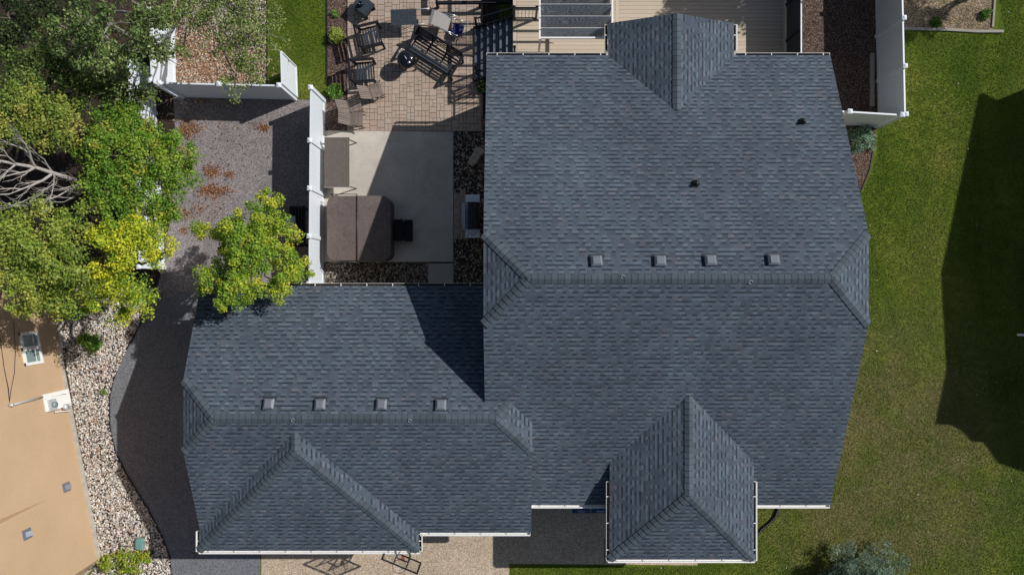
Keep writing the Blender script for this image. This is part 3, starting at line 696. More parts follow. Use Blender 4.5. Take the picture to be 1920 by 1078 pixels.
m.bar(dd * .06 + up * .1, e + up * .1, .05, .12); m.bar(dd * .06 + up * 1.8, e + up * 1.8, .055, .09); m.bar(dd * .08 + up * .1, dd * .08 + up * 1.8, .05, .06); m.bar(e + up * .1, e + up * 1.82, .05, .06)
m.build('gate_frame', 'white_vinyl', gate)
m = MB(); m.tube(dd * 1.1 + up * 1.0 + Vector((.02, 0, 0)), dd * 1.1 + up * 1.15 + Vector((.05, 0, 0)), .012); m.build('handle', 'black_metal', gate)
m = MB(); a = G(1635, 101); b2 = G(1635, 201); m.bar((a.x - .03, a.y, YB + .07), (b2.x - .03, b2.y, YB + .07), .15, .06); m.bar((a.x - .03, a.y, YB + .03), (b2.x - .03, b2.y, YB + .03), .10, .03)
tag(m.build('timber_beam', 'beige_lumber'), 'beige timber beam lying along the foot of the east fence', 'beam')

# ------------------------------------------------------------------ deck, stairs, railings, pergola, screen
ZD = .6
deck = empty('deck', (5, 9, ZD), 0, 'pale tan composite deck behind the house', 'deck')
def dpos(o): o.location = (-5, -9, -ZD); return o
dx0 = P(962, 0, ZD).x; dx1 = P(1473, 0, ZD).x
m = MB(); y = 7.0; rr = random.Random(4); split = P(1160, 0, ZD).x; BLc = (.50, .415, .32)
while y < 15.5:
    for (xa, xb) in ((dx0 + .14, split - .12), (split + .02, dx1)):
        k = rr.uniform(.93, 1.06); m.box(((xa + xb) / 2, y + .07, ZD - .013), (xb - xa, .136, .026), colr=tuple(q * k for q in BLc))
    y += .143
m.box((dx0 + .065, 11.2, ZD - .011), (.13, 8.6, .03), colr=tuple(q * 1.05 for q in BLc)); m.box((split - .05, 11.2, ZD - .011), (.13, 8.6, .03), colr=tuple(q * 1.08 for q in BLc))
dpos(m.build('deck_boards', 'deck_board', deck, colored=True))
m = MB(); m.box(((dx0 + dx1) / 2, 11.2, ZD - .17), (dx1 - dx0 - .06, 8.4, .24)); dpos(m.build('deck_frame', 'dark_fascia', deck))
# railing on the landing's west side and along the wall
def rail(parent, off, a, b2, hh=1.0, base=.08, n=None, r=.016, post=True, tr=.045):
    a = Vector(a); b2 = Vector(b2); m = MB(); up = Vector((0, 0, 1)); L = (b2 - a).length
    o1 = m.bar(a + up * hh, b2 + up * hh, tr, .045).build('top_rail', 'black_metal', parent); o1.location = off; o1 = MB().bar(a + up * base, b2 + up * base, .035, .035).build('bottom_rail', 'black_metal', parent); o1.location = off
    n = n or max(2, int(L / .115)); m = MB()
    for i in range(1, n): p = a + (b2 - a) * (i / n); m.bar(p + up * base, p + up * hh, r, r)
    o2 = m.build('balusters', 'black_metal', parent); o2.location = off
    if post:
        for e in (a, b2):
            m = MB(); m.box(e + up * (hh / 2 + .02), (.075, .075, hh + .08)); m.box(e + up * (hh + .07), (.095, .095, .02)); o3 = m.build('rail_post', 'black_metal', parent); o3.location = off
lr = empty('deck_railing', (dx0, 7.6, ZD), 0, 'black metal railing at the west edge of the deck landing by the eave', 'railing')
rail(lr, (-dx0, -7.6, -ZD), (dx0 + .05, 7.15, ZD), (dx0 + .05, 8.30, ZD))
zr_ = ZD; y_n = 9.62
lr2 = empty('deck_railing', (dx0, 9.7, ZD), 0, 'black metal railing north of the deck stairs beside the pergola', 'railing')
rail(lr2, (-dx0, -9.7, -ZD), (dx0 + .05, y_n + .05, ZD), (P(1010, 0, ZD).x - .1, y_n + .05, ZD)); 
# stairs
st = empty('deck_stairs', (-1.0, 8.9, YB), 0, 'dark grey deck stairs going down to the paver patio', 'stairs')
def spos(o): o.location = (1.0, -8.9, -YB); return o
sx0 = P(891, 0, YB + .17).x; n_st = 6; tread = (dx0 - sx0) / n_st
for i in range(n_st):
    xa = sx0 + tread * i; zt = YB + .17 + i * (ZD - YB - .17) / n_st; m = MB()
    for k in range(2):
        m.box((xa + tread * (.26 + .42 * k), 8.75, zt - .02), (tread * .41, 2.05, .035))
    spos(m.build('tread', 'stair_tread', st))
    m = MB(); m.box((xa + .012, 8.75, zt - .03), (.045, 2.03, .03)); spos(m.build('lit_gap_strip', 'stair_lit_gap', st))  # pale strip added in place of the lit gap between treads
    m = MB(); m.box((xa + tread - .02, 8.75, zt + .075 - .02), (.02, 2.0, .11)); spos(m.build('riser', 'beige_lumber', st)) if i % 2 == 0 else spos(m.build('riser', 'beige_lumber', st))
m = MB()
for yy in (7.75, 9.75): m.bar((sx0, yy, YB + .05), (dx0, yy, ZD - .12), .05, .26)
spos(m.build('stringer', 'black_wood', st))
for yy, lb in ((8.05, 's'), (9.72, 'n')):
    rl = empty('stair_railing', (sx0, yy, YB), 0, 'black sloping stair railing nearest the roof edge' if lb == 's' else 'black sloping stair railing on the far side of the stairs', 'railing')
    rail(rl, (-sx0, -yy, -YB), (sx0 + .05, yy, YB + .15), (dx0, yy, ZD), hh=.92, base=.12, n=12)
# pergola
px0 = P(1012, 0, 2.55).x; px1 = P(1148, 0, 2.55).x; pyb = P(0, 72, 2.55).y; ZP = 2.55
pg = empty('pergola', ((px0 + px1) / 2, pyb, ZD), 0, 'white framed pergola with dark wood grain louvre boards above the deck', 'pergola')
def ppos(o): o.location = (-(px0 + px1) / 2, -pyb, -ZD); return o
ppos(MB().bar((px0, pyb - .05, ZP), (px0, 13.5, ZP), .06, .09).build('side_beam', 'white_metal', pg))
ppos(MB().bar((px1, pyb - .05, ZP), (px1, 13.5, ZP), .06, .09).build('side_beam', 'white_metal', pg))
ppos(MB().bar((px0, pyb, ZP + .02), (px1 - .06, pyb, ZP + .02), .05, .06).build('end_beam', 'white_metal', pg))
yb = pyb + .06
for k in range(9):
    a_ = Vector(((px0 + px1) / 2, yb, ZP - .26)); b_ = Vector(((px0 + px1) / 2, yb + .225, ZP + .10)); cc = (a_ + b_) / 2; dv = (b_ - a_).normalized(); X = Vector((1, 0, 0)); N_ = X.cross(dv)
    m = MB(); m.box(cc, (px1 - px0 - .07, (b_ - a_).length, .018), mat=Matrix((X, dv, N_)).transposed()); ppos(m.build('louver_board', 'woodgrain_panel', pg))
    m = MB(); m.box(b_ + dv * .012, (px1 - px0 - .06, .02, .024), mat=Matrix((X, dv, N_)).transposed()); ppos(m.build('board_trim', 'pale_metal', pg))
    yb += .395
for x in (px0 + .02, px1 - .02):
    m = MB(); m.box((x, pyb, (ZD + ZP) / 2), (.07, .07, ZP - ZD)); ppos(m.build('pergola_post', 'white_metal', pg))
    m = MB(); m.box((x, pyb, ZD + .01), (.16, .16, .02)); ppos(m.build('post_base', 'white_metal', pg))
# privacy screen on the east side of the deck
hs = 1.32; scx = dx1
sc = empty('privacy_screen', (scx, 9.5, ZD), 0, 'dark panelled screen with white cap along the deck east edge', 'screen')
def cpos(o): o.location = (-scx, -9.5, -ZD); return o
ys_ = [7.28, 8.86, 10.16, 11.46, 12.76, 14.06]
for a_, b_ in zip(ys_, ys_[1:]):
    m = MB(); m.box((scx + .02, (a_ + b_) / 2, ZD + hs / 2), (.02, b_ - a_ - .08, hs - .05)); cpos(m.build('screen_panel', 'screen_panel', sc))
for yy in ys_:
    m = MB(); m.box((scx + .02, yy, ZD + hs / 2), (.09, .09, hs + .05)); cpos(m.build('screen_post', 'black_metal', sc))
m = MB(); m.box((scx + .02, 10.7, ZD + hs + .012), (.045, 7.0, .03)); cpos(m.build('cap_rail', 'pale_metal', sc)); m = MB(); m.box((scx - .03, 10.7, ZD + .02), (.045, 7.0, .04)); cpos(m.build('bottom_rail', 'pale_metal', sc))
# raised black beam bed north of the stairs
ub = empty('wooden_bin', (-2.3, 10.7, YB), 0, 'low black wooden frame lying on the patio north of the stairs', 'frame')
m = MB(); xa = P(820, 0, -.3).x; m.bar((xa - YB * 0, 10.50, -.05), (.1, 10.52, -.05), .08, .16); m.bar((xa, 11.6, -.05), (.1, 11.6, -.05), .08, .16)
m.bar((xa, 10.5, -.05), (xa, 11.6, -.05), .08, .16)
for xx in (xa, -1.2, .05): m.box((xx, 10.52, -.33), (.09, .09, .54))
o = m.build('frame', 'black_wood', ub); o.location = (2.3, -10.7, -YB)
# round wire table behind the stairs
rt = empty('round_table', (.25, 10.55, YB + .3), 0, 'black wire round table behind the stairs near the pergola', 'table')
m = MB()
for k in range(20):
    t = k * 2 * math.pi / 20; t2 = (k + 1) * 2 * math.pi / 20
    for rr_ in (.42, .28, .14): m.bar((rr_ * math.cos(t), rr_ * math.sin(t), .72), (rr_ * math.cos(t2), rr_ * math.sin(t2), .72), .02, .02)
    m.bar((0, 0, .72), (.42 * math.cos(t), .42 * math.sin(t), .72), .012, .012)
m.build('table_top', 'black_metal', rt)
for k in range(4): t = k * math.pi / 2 + .4; m = MB(); m.tube((.2 * math.cos(t), .2 * math.sin(t), .7), (.36 * math.cos(t), .36 * math.sin(t), 0), .012); m.build('leg', 'black_metal', rt)

# ------------------------------------------------------------------ patio furniture
ZP0 = YB + .06                                           # top of the pavers
def slat_chair(label, loc, rz, wd=.78, dp=.78, name='armchair', cat='chair', bays=1, group=None):
    t = empty(name, loc, rz, label, cat, group); W2 = wd / 2
    n = 6
    for k in range(n):
        x = -.22 + k * (dp - .18) / n; m = MB(); m.box((x, 0, .39 - k * -.004), (.068, wd - .16, .022)); m.build('seat_slat', 'dark_slat', t)
    m = MB(); m.bar((-.3, -W2 + .07, .35), (dp / 2 + .04, -W2 + .07, .37), .05, .07); m.bar((-.3, W2 - .07, .35), (dp / 2 + .04, W2 - .07, .37), .05, .07); m.bar((dp / 2 - .03, -W2 + .07, .35), (dp / 2 - .03, W2 - .07, .35), .04, .08)
    for j in range(1, bays): yj = -W2 + j * wd / bays; m.bar((-.3, yj, .35), (dp / 2, yj, .36), .06, .06)
    m.build('seat_frame', 'black_wood', t)
    m = MB()
    for z_, x_ in ((.50, -.32), (.60, -.355), (.70, -.39), (.80, -.42)): m.bar((x_, -W2 + .08, z_), (x_, W2 - .08, z_), .022, .072)
    for j in range(bays + 1): yj = -W2 + .05 + j * (wd - .1) / bays; m.bar((-.28, yj, .34), (-.44, yj, .88), .045, .07)
    m.bar((-.445, -W2 + .03, .875), (-.445, W2 - .03, .875), .05, .06)
    m.build('backrest', 'black_wood', t)
    for s in (-1, 1):
        m = MB(); m.bar((-.42, s * (W2 - .02), .60), (dp / 2 + .04, s * (W2 - .02), .62), .10, .03); m.build('armrest', 'black_wood', t)
        for x_ in (-.36, dp / 2): m = MB(); m.box((x_, s * (W2 - .02), .30), (.07, .06, .60)); m.build('leg', 'black_wood', t)
    return t
def on(px, py, h=0.): p = P(px, py, ZP0 + h); return (p.x, p.y, ZP0)
CG = 'black slatted patio armchairs'
slat_chair('black slatted armchair between the round shrub and the dark folding table', on(693, 68, .5), R(13), .84, .80, group=CG)
slat_chair('black slatted armchair directly north of the grey folding chairs', on(681, 134, .5), R(4), .84, .78, group=CG)
slat_chair('wide black slatted bench standing diagonally beside the kettle grill', on(816, 101, .45), R(-122), 1.95, .85, name='garden_bench', cat='bench', bays=3)
# grey folding adirondack style chairs
def fold_chair(label, loc, rz, hi=.0):
    t = empty('folding_chair', loc, rz, label, 'chair', 'weathered grey folding chairs'); wc = (.185, .155, .135)
    m = MB(); rr = random.Random(hash(label) % 99 if False else int(abs(loc[0]) * 100))
    for k in range(7): q = rr.uniform(.8, 1.15); m.box((-.20 + k * .075, 0, .36 + k * .008), (.062, .50, .018), colr=tuple(c_ * q for c_ in wc))
    m.build('seat', 'weathered_wood', t, colored=True)
    m = MB(); A = Vector((-.22, 0, .37)); B = Vector((-.52, 0, .86))
    for k in range(7): q = rr.uniform(.8, 1.15); yk = -.215 + k * .072; m.bar(A + Vector((0, yk, 0)), B + Vector((0, yk * 1.05, .0)), .062, .018, up=(1, 0, .6), colr=tuple(c_ * q for c_ in wc))
    m.build('backrest', 'weathered_wood', t, colored=True)
    for s in (-1, 1):
        m = MB(); m.bar((-.35, s * .27, .02), (.33, s * .27, .42), .022, .05, colr=(.14, .12, .105)); m.build('leg', 'weathered_wood', t, colored=True)
        m = MB(); m.bar((.30, s * .245, .0), (-.1, s * .245, .36), .022, .05, colr=(.14, .12, .105)); m.build('leg', 'weathered_wood', t, colored=True)
    return t
fold_chair('weathered grey folding chair angled just below the lower black armchair', on(702, 170, .4), R(20))
fold_chair('weathered grey folding chair beside the lower round shrub, overlapping another', on(662, 197, .4), R(18))
fold_chair('weathered grey folding chair closest to the concrete pad', on(666, 223, .4), R(-1))
# side table with bottle pot
stb = empty('side_table', on(681, 10, .45), R(-37), 'low black square side table at the top edge of the patio', 'table')
m = MB()
for k in range(5): m.box((0, -.20 + k * .10, .46), (.60, .094, .03))
m.box((0, -.26, .43), (.62, .03, .07)); m.box((0, .26, .43), (.62, .03, .07)); m.box((.31, 0, .43), (.03, .55, .07)); m.box((-.31, 0, .43), (.03, .55, .07))
m.build('table_top', 'dark_slat', stb)
for sx in (-1, 1):
    for sy in (-1, 1): MB().box((sx * .26, sy * .22, .22), (.06, .06, .44)).build('leg', 'black_wood', stb)
MB().box((0, 0, .10), (.5, .42, .025)).build('shelf', 'black_wood', stb)
pt = P(677, 9, ZP0 + .5); m = MB(); m.lathe([(.0, 0), (.06, 0), (.085, .03), (.09, .10), (.075, .15), (.06, .15), (.055, .1), (0, .09)], (0, 0, 0), 18)
o = m.build('bottle_pot', 'blue_black_lid'); o.location = (pt.x, pt.y, ZP0 + .476); tag(o, 'small round dark blue pot on the black side table', 'pot')
# dark folding table with pale frame
ft = empty('folding_table', on(757, 33, .6), R(2), 'dark slatted folding table on a pale metal frame', 'table')
m = MB()
for k in range(7): m.box((0, -.245 + k * .082, .62), (.95, .078, .02))
m.build('table_top', 'dark_slat', ft)
m = MB(); m.tube((.40, .28, .59), (1.00, .30, .59), .014); m.tube((.40, -.28, .59), (.75, -.26, .59), .014); m.tube((-.46, -.27, .58), (.46, -.27, .58), .013); m.tube((-.46, .27, .58), (.46, .27, .58), .013); m.build('frame', 'pale_metal', ft)
for sx in (-1, 1):
    for sy in (-1, 1): MB().tube((sx * .42, sy * .26, .6), (sx * -.30, sy * .30, 0), .013).build('leg', 'pale_metal', ft)
MB().box((1.0, .22, .56), (.03, .26, .1)).build('end_bar', 'black_metal', ft)
# sling lounge chair
slc = empty('lounge_chair', on(838, 46, .4), R(-16), 'grey sling lounge chair with blue seat and tubular frame', 'chair')
m = MB(); pr = [(-.60, .70), (-.50, .74), (-.30, .66), (-.1, .56), (.1, .45)]
vs = []
for (x, z) in pr: vs += [(x, -.26, z), (x, .26, z)]
m.add(vs, [(2 * i, 2 * i + 1, 2 * i + 3, 2 * i + 2) for i in range(4)]); o = m.build('sling', 'grey_sling', slc); md = o.modifiers.new('t', 'SOLIDIFY'); md.thickness = .015
m = MB(); m.box((.42, -.04, .28), (.40, .40, .03)); m.build('seat', 'blue_cloth', slc)
m = MB()
for s in (-1, 1): m.path([(-.6, s * .28, .7), (.1, s * .28, .46), (.72, s * .30, .30)], .014)
m.tube((.72, -.3, .30), (.72, .3, .30), .014); m.tube((-.6, -.28, .7), (-.6, .28, .7), .014); m.build('frame', 'steel', slc)
for s in (-1, 1):
    m = MB(); m.tube((.1, s * .28, .46), (-.35, s * .3, 0), .013); m.build('leg', 'steel', slc); m = MB(); m.tube((.05, s * .29, .48), (.55, s * .31, 0), .013); m.build('leg', 'steel', slc)
    m = MB(); m.tube((-.2, s * .3, .62), (.35, s * .33, .60), .016); m.build('armrest', 'steel', slc)
# kettle grill
kg = empty('kettle_grill', on(761, 110, .75), R(-60), 'round black kettle charcoal grill in front of the slatted bench', 'grill')
m = MB(); m.lathe([(.02, .50), (.15, .52), (.24, .58), (.285, .67), (.29, .74)]); m.build('bowl', 'black_enamel', kg)
m = MB(); m.lathe([(.298, .735), (.298, .75), (.285, .83), (.24, .91), (.16, .965), (.08, .99), (0, .998)], n=36); m.build('lid', 'black_enamel', kg)
m = MB(); m.path([(-.07, 0, .99), (-.05, 0, 1.05), (.05, 0, 1.05), (.07, 0, .99)], .014); m.build('handle', 'steel', kg)
m = MB(); m.lathe([(0, .012), (.04, .012), (.042, 0)], (.17, .02, .955), 14); m.build('vent', 'steel', kg)
for k in range(3):
    t = k * 2.094 + .5; m = MB(); m.tube((.2 * math.cos(t), .2 * math.sin(t), .56), (.3 * math.cos(t), .3 * math.sin(t), .03), .013); m.build('leg', 'steel', kg)
for t in (.5, 2.594): m = MB(); m.tube((.3 * math.cos(t) - .02, .3 * math.sin(t), .07), (.3 * math.cos(t) + .02, .3 * math.sin(t), .07), .07, n=16); m.build('wheel', 'black_metal', kg)
m = MB(); m.lathe([(.0, .25), (.16, .25), (.165, .27)]); m.build('ash_catcher', 'steel', kg)
m = MB(); m.path([(-.29, -.1, .72), (-.37, -.06, .73), (-.37, .06, .73), (-.29, .1, .72)], .012); m.build('side_handle', 'pale_metal', kg)
kg.scale = (1.15, 1.15, .85)
# slatted table by the fence
ZC = YB + .05
a = P(608, 351, ZC + .74); b2 = P(655, 258, ZC + .74); tx, ty = (a.x + b2.x) / 2, (a.y + b2.y) / 2; tw, tl = b2.x - a.x, b2.y - a.y
tb = empty('slatted_table', (tx, ty, ZC), 0, 'brown grey slatted table beside the white fence and hot tub', 'table')
m = MB(); n = 13
for k in range(n): m.box((-tw / 2 + (k + .5) * tw / n, 0, .725), (tw / n - .007, tl, .025))
m.build('table_top', 'brown_slat', tb)
m = MB(); m.box((0, tl / 2 - .03, .70), (tw, .05, .03)); m.box((0, -tl / 2 + .03, .70), (tw, .05, .03)); m.box((0, tl / 2 + .008, .722), (tw, .012, .03)); m.box((0, -tl / 2 - .008, .722), (tw, .012, .03)); m.build('end_rail', 'pale_metal', tb)
for sx in (-1, 1):
    for sy in (-1, 1): MB().bar((sx * (tw / 2 - .08), sy * (tl / 2 - .05), .70), (sx * (tw / 2 + .10), sy * (tl / 2 - .05), .0), .03, .05).build('leg', 'brown_slat', tb)
# hot tub
zt_ = ZC + .92
def rr_poly(x0, x1, y0, y1, r, n=6):
    out = []
    for cx, cy, a0 in ((x1 - r, y1 - r, 0), (x0 + r, y1 - r, 90), (x0 + r, y0 + r, 180), (x1 - r, y0 + r, 270)):
        for k in range(n + 1): t = R(a0 + 90 * k / n); out.append((cx + r * math.cos(t), cy + r * math.sin(t)))
    return out
hx0, hx1 = P(612, 0, zt_).x, P(732, 0, zt_).x; hy1, hy0 = P(0, 367, zt_).y, P(0, 489, zt_).y
hcx, hcy = (hx0 + hx1) / 2, (hy0 + hy1) / 2; HX, HY = (hx1 - hx0) / 2, (hy1 - hy0) / 2
ht = empty('hot_tub', (hcx, hcy, ZC), 0, 'square hot tub under a mottled brown folding cover', 'hot tub')
m = MB(); m.prism(rr_poly(-HX + .04, HX - .01, -HY + .02, HY - .04, .26), 0, .80); m.build('cabinet', 'brown_slat', ht)
def half(x0, x1, rl, rr2, name):
    m = MB(); pts = []; n = 6
    def corner(cx, cy, r, a0): return [(cx + r * math.cos(R(a0 + 90 * k / n)), cy + r * math.sin(R(a0 + 90 * k / n))) for k in range(n + 1)]
    pts += corner(x1 - rr2, HY - rr2, rr2, 0) if rr2 > .05 else [(x1, HY)]
    pts += corner(x0 + rl, HY - rl, rl, 90) if rl > .05 else [(x0, HY)]
    pts += corner(x0 + rl, -HY + rl, rl, 180) if rl > .05 else [(x0, -HY)]
    pts += corner(x1 - rr2, -HY + rr2, rr2, 270) if rr2 > .05 else [(x1, -HY)]
    k = len(pts); zt2 = lambda x: .87 + .05 * (1 - abs(x) / HX)
    ins = lambda p: (p[0] * .985, p[1] * .985)
    vs = [(x, y, .70) for x, y in pts] + [(x, y, zt2(x) - .03) for x, y in pts] + [(*ins((x, y)), zt2(x)) for x, y in pts]
    fs = [(i, (i + 1) % k, k + (i + 1) % k, k + i) for i in range(k)] + [(k + i, k + (i + 1) % k, 2 * k + (i + 1) % k, 2 * k + i) for i in range(k)] + [tuple(range(2 * k, 3 * k))]
    m.add(vs, fs); return m.build(name, 'hot_tub_vinyl', ht, bevel=.0)
seam = P(669.5, 0, zt_).x - hcx
half(-HX, seam - .012, .30, 0, 'cover_half'); half(seam + .012, HX, 0, .30, 'cover_half')
m = MB(); zz = .84
m.path([(-HX + .15, HY + .03, .5), (-HX + .15, HY + .05, zz + .06), (seam, HY + .05, zz + .10), (seam, -HY - .05, zz + .10), (-HX + .10, -HY - .05, zz + .06), (-HX + .1, -HY - .03, .5)], .016, 8)
m.build('cover_lifter', 'black_metal', ht)
for sy in (-.5, .5): MB().bar((HX + .005, sy, .72), (HX + .012, sy, .55), .03, .012).build('strap', 'black_metal', ht)
hs_ = empty('hot_tub_step', (P(757, 432, ZC + .3).x, P(757, 432, ZC + .3).y, ZC), 0, 'black plastic two level step against the hot tub', 'step')
m = MB(); m.box((-.18, 0, .38), (.32, .80, .05)); m.box((-.18, 0, .19), (.28, .72, .36)); m.build('upper_step', 'black_wood', hs_, bevel=.02)
m = MB(); m.box((.16, 0, .19), (.32, .80, .05)); m.box((.15, 0, .09), (.28, .72, .18)); m.build('lower_step', 'black_wood', hs_, bevel=.02)
# gas grill
gp = P(885, 405, YB + 1.0)
gg = empty('gas_grill', (gp.x, gp.y, YB + .03), 0, 'stainless gas grill with dark lid on the paver strip beside the house', 'grill')
m = MB(); m.box((.02, 0, .42), (.46, .95, .72)); m.build('cabinet', 'steel', gg, bevel=.02)
m = MB(); prof = [(-.26, .84), (-.25, .98), (-.15, 1.08), (.02, 1.12), (.18, 1.08), (.26, .96), (.27, .84)]; k = len(prof)
m.add([(x, -.49, z) for x, z in prof] + [(x, .49, z) for x, z in prof], [(i, i + 1, k + i + 1, k + i) for i in range(k - 1)] + [tuple(range(k)), tuple(range(2 * k - 1, k - 1, -1))]); m.build('lid', 'blue_black_lid', gg)
m = MB()
for s in (-1, 1): m.box((.01, s * .503, .95), (.54, .02, .2))
m.build('lid_trim', 'steel', gg)
m = MB(); m.tube((-.335, -.48, .93), (-.335, .48, .93), .018); m.bar((-.33, -.42, .93), (-.25, -.42, .96), .02, .02); m.bar((-.33, .42, .93), (-.25, .42, .96), .02, .02); m.build('handle', 'steel', gg)
for s in (-1, 1): m = MB(); m.box((.02, s * .65, .86), (.52, .27, .04)); m.box((-.22, s * .65, .80), (.03, .27, .12)); m.build('side_shelf', 'white_vinyl', gg, bevel=.012)
m = MB(); m.path([(.2, -.55, .885), (.05, -.7, .89), (-.1, -.6, .885), (-.2, -.75, .885)], .008); m.build('hose', 'black_metal', gg)
m = MB(); m.box((-.30, 0, .83), (.07, .95, .10)); m.build('control_panel', 'steel', gg)
for k in range(4): m = MB(); m.tube((-.335, -.33 + k * .22, .83), (-.37, -.33 + k * .22, .83), .025, n=14); m.build('knob', 'black_metal', gg)
# flat rock
q = P(892, 293, YB + .1); m = MB(); pol = [(-.14, -.38), (.10, -.41), (.20, -.2), (.16, .1), (.24, .36), (.02, .43), (-.20, .3), (-.16, 0)]
m.prism(pol, 0, .17, .10); o = m.build('flat_rock', 'flat_rock', bevel=.03); o.location = (q.x, q.y, YB + .02); o.rotation_euler = (0, 0, R(-33)); tag(o, 'flat tan boulder on the dark rocks beside the house', 'rock')
# bench with pillows in the fence shade
bp = P(557, 425, YB + .4)
wb = empty('shaded_bench', (bp.x, bp.y, YB), 0, 'dark bench hidden in the fence shade by the small tree', 'bench')
m = MB()
for k in range(5): m.box((-.22 + k * .11, 0, .42), (.095, 1.5, .03))
m.build('seat', 'black_wood', wb)
m = MB()
for k in range(3): m.bar((.33 + k * .03, -.75, .55 + k * .13), (.33 + k * .03, .75, .55 + k * .13), .03, .09)
m.build('backrest', 'black_wood', wb)
for sx in (-.24, .28):
    for sy in (-.68, .68): MB().box((sx, sy, .21), (.07, .07, .42)).build('leg', 'black_wood', wb)
for px_, py_, rz, lb in ((545, 417, .1, 'pale blue throw pillow on the shaded bench, upper of two'), (556, 441, -.15, 'pale blue throw pillow on the shaded bench, lower of two')):
    n = 12; V = []; Fs = []
    for s in (1, -1):
        for i in range(n + 1):
            for j in range(n + 1):
                u, v = i / n * 2 - 1, j / n * 2 - 1; pinch = 1 - .16 * (1 - abs(u)) * abs(v) ** 2 - 0; pinch2 = 1 - .16 * (1 - abs(v)) * abs(u) ** 2
                V.append((u * .22 * pinch2, v * .22 * pinch, s * .085 * ((1 - u ** 4) * (1 - v ** 4)) ** .5))
    N1 = (n + 1) ** 2
    for i in range(n):
        for j in range(n):
            a_ = i * (n + 1) + j; Fs.append((a_, a_ + n + 1, a_ + n + 2, a_ + 1)); Fs.append((N1 + a_, N1 + a_ + 1, N1 + a_ + n + 2, N1 + a_ + n + 1))
    o = MB().add(V, Fs, True).build('pillow', 'pillow_cloth'); pp = P(px_, py_, YB + .55); o.location = (pp.x, pp.y, YB + .53); o.rotation_euler = (R(10), R(-12), rz); tag(o, lb, 'pillow', 'pillows on the shaded bench')

# ------------------------------------------------------------------ front yard things
def bin_(px, label):
    p = P(px, 946, 1.1); t = empty('recycling_bin', (p.x, -7.62, 0.01), 0, label, 'bin')
    m = MB(); m.add([(-.24, -.27, .05), (.24, -.27, .05), (.24, .27, .05), (-.24, .27, .05), (-.31, -.34, 1.0), (.31, -.34, 1.0), (.31, .34, 1.0), (-.31, .34, 1.0)], [(3, 2, 1, 0), (4, 5, 6, 7), (0, 1, 5, 4), (1, 2, 6, 5), (2, 3, 7, 6), (3, 0, 4, 7)]); m.build('body', 'blue_bin', t)
    m = MB(); m.prism([(-.33, -.37), (.33, -.37), (.33, .36), (-.33, .36)], 1.0, 1.07, .08); ld = m.build('lid', 'blue_bin', t, bevel=.015)
    m = MB(); 
    for k, (xa, xb) in enumerate(((-.14, -.06), (-.04, .02), (.04, .12))): m.bar((xa, -.27 + .006 * k, 1.073), (xb, -.275, 1.073), .012, .004)
    m.bar((-.13, -.30, 1.073), (.13, -.30, 1.073), .010, .004); m.build('lid_marking', 'net_white', ld)
    m = MB(); m.tube((-.22, .40, .98), (.22, .40, .98), .016); m.build('handle', 'blue_bin', t)
    for s in (-1, 1): MB().tube((s * .22, .28, .11), (s * .28, .28, .11), .11, n=16).build('wheel', 'black_metal', t)
bin_(1090, 'blue recycling bin under the front gutter, farther from the entry roof'); bin_(1126, 'blue recycling bin tucked against the entry roof corner')
# basketball hoop
zt2, zb2 = 3.30, 2.40
A1 = P(716, 1047.5, zt2); A2 = P(782, 1075, zt2); d = (A2 - A1); d.z = 0; Lb = d.length; d.normalize(); nrm = Vector((d.y, -d.x, 0)); cen = (A1 + A2) / 2
if nrm.y > 0: nrm = -nrm
bh = empty('basketball_hoop', (cen.x - nrm.x * 1.2, cen.y - nrm.y * 1.2, 0), 0, 'basketball hoop with clear black framed backboard at the garage corner', 'basketball hoop')
off = Vector((-(cen.x - nrm.x * 1.2), -(cen.y - nrm.y * 1.2), 0))
def hb(o): o.location = off; return o
T1 = Vector((A1.x, A1.y, zt2)); T2 = Vector((A2.x, A2.y, zt2)); B1 = T1.copy(); B1.z = zb2; B2 = T2.copy(); B2.z = zb2
m = MB()
m.bar(T1, T2, .035, .05); m.bar(B1, B2, .035, .05); m.bar(T1, B1, .05, .05); m.bar(T2, B2, .05, .05)
bf = hb(m.build('backboard_frame', 'black_metal', bh))
m = MB(); cc = (T1 + B2) / 2; m.bar(T1 + d * .03 + Vector((0, 0, -.41)), T2 - d * .03 + Vector((0, 0, -.41)), .008, .74); hb(m.build('backboard', 'board_glass', bh))
m = MB(); mc = (T1 + T2) / 2
for s in (-.22, .22):
    t0 = mc + d * s - nrm * .04; m.bar((t0.x, t0.y, zt2 - .05), (t0.x, t0.y, zb2), .035, .035)
m.bar(mc + d * -.22 - nrm * .04 + Vector((0, 0, -.45)), mc + d * .22 - nrm * .04 + Vector((0, 0, -.45)), .03, .03)
pole_t = mc - nrm * .95; 
for s in (-.22, .22):
    for zz in (zt2 - .15, zb2 + .1): m.bar((mc.x + d.x * s - nrm.x * .05, mc.y + d.y * s - nrm.y * .05, zz), (pole_t.x + d.x * s * .2, pole_t.y + d.y * s * .2, 2.45 if zz > 3 else 1.95), .028, .045)
hb(m.build('support_arm', 'black_metal', bh))
m = MB(); m.bar((pole_t.x, pole_t.y, 2.6), (pole_t.x - nrm.x * .1, pole_t.y - nrm.y * .1, .25), .10, .10); hb(m.build('pole', 'black_metal', bh))
m = MB(); m.box((pole_t.x - nrm.x * .35, pole_t.y - nrm.y * .35, .16), (.75, 1.1, .30), math.atan2(d.y, d.x)); hb(m.build('base', 'black_metal', bh, bevel=.05))
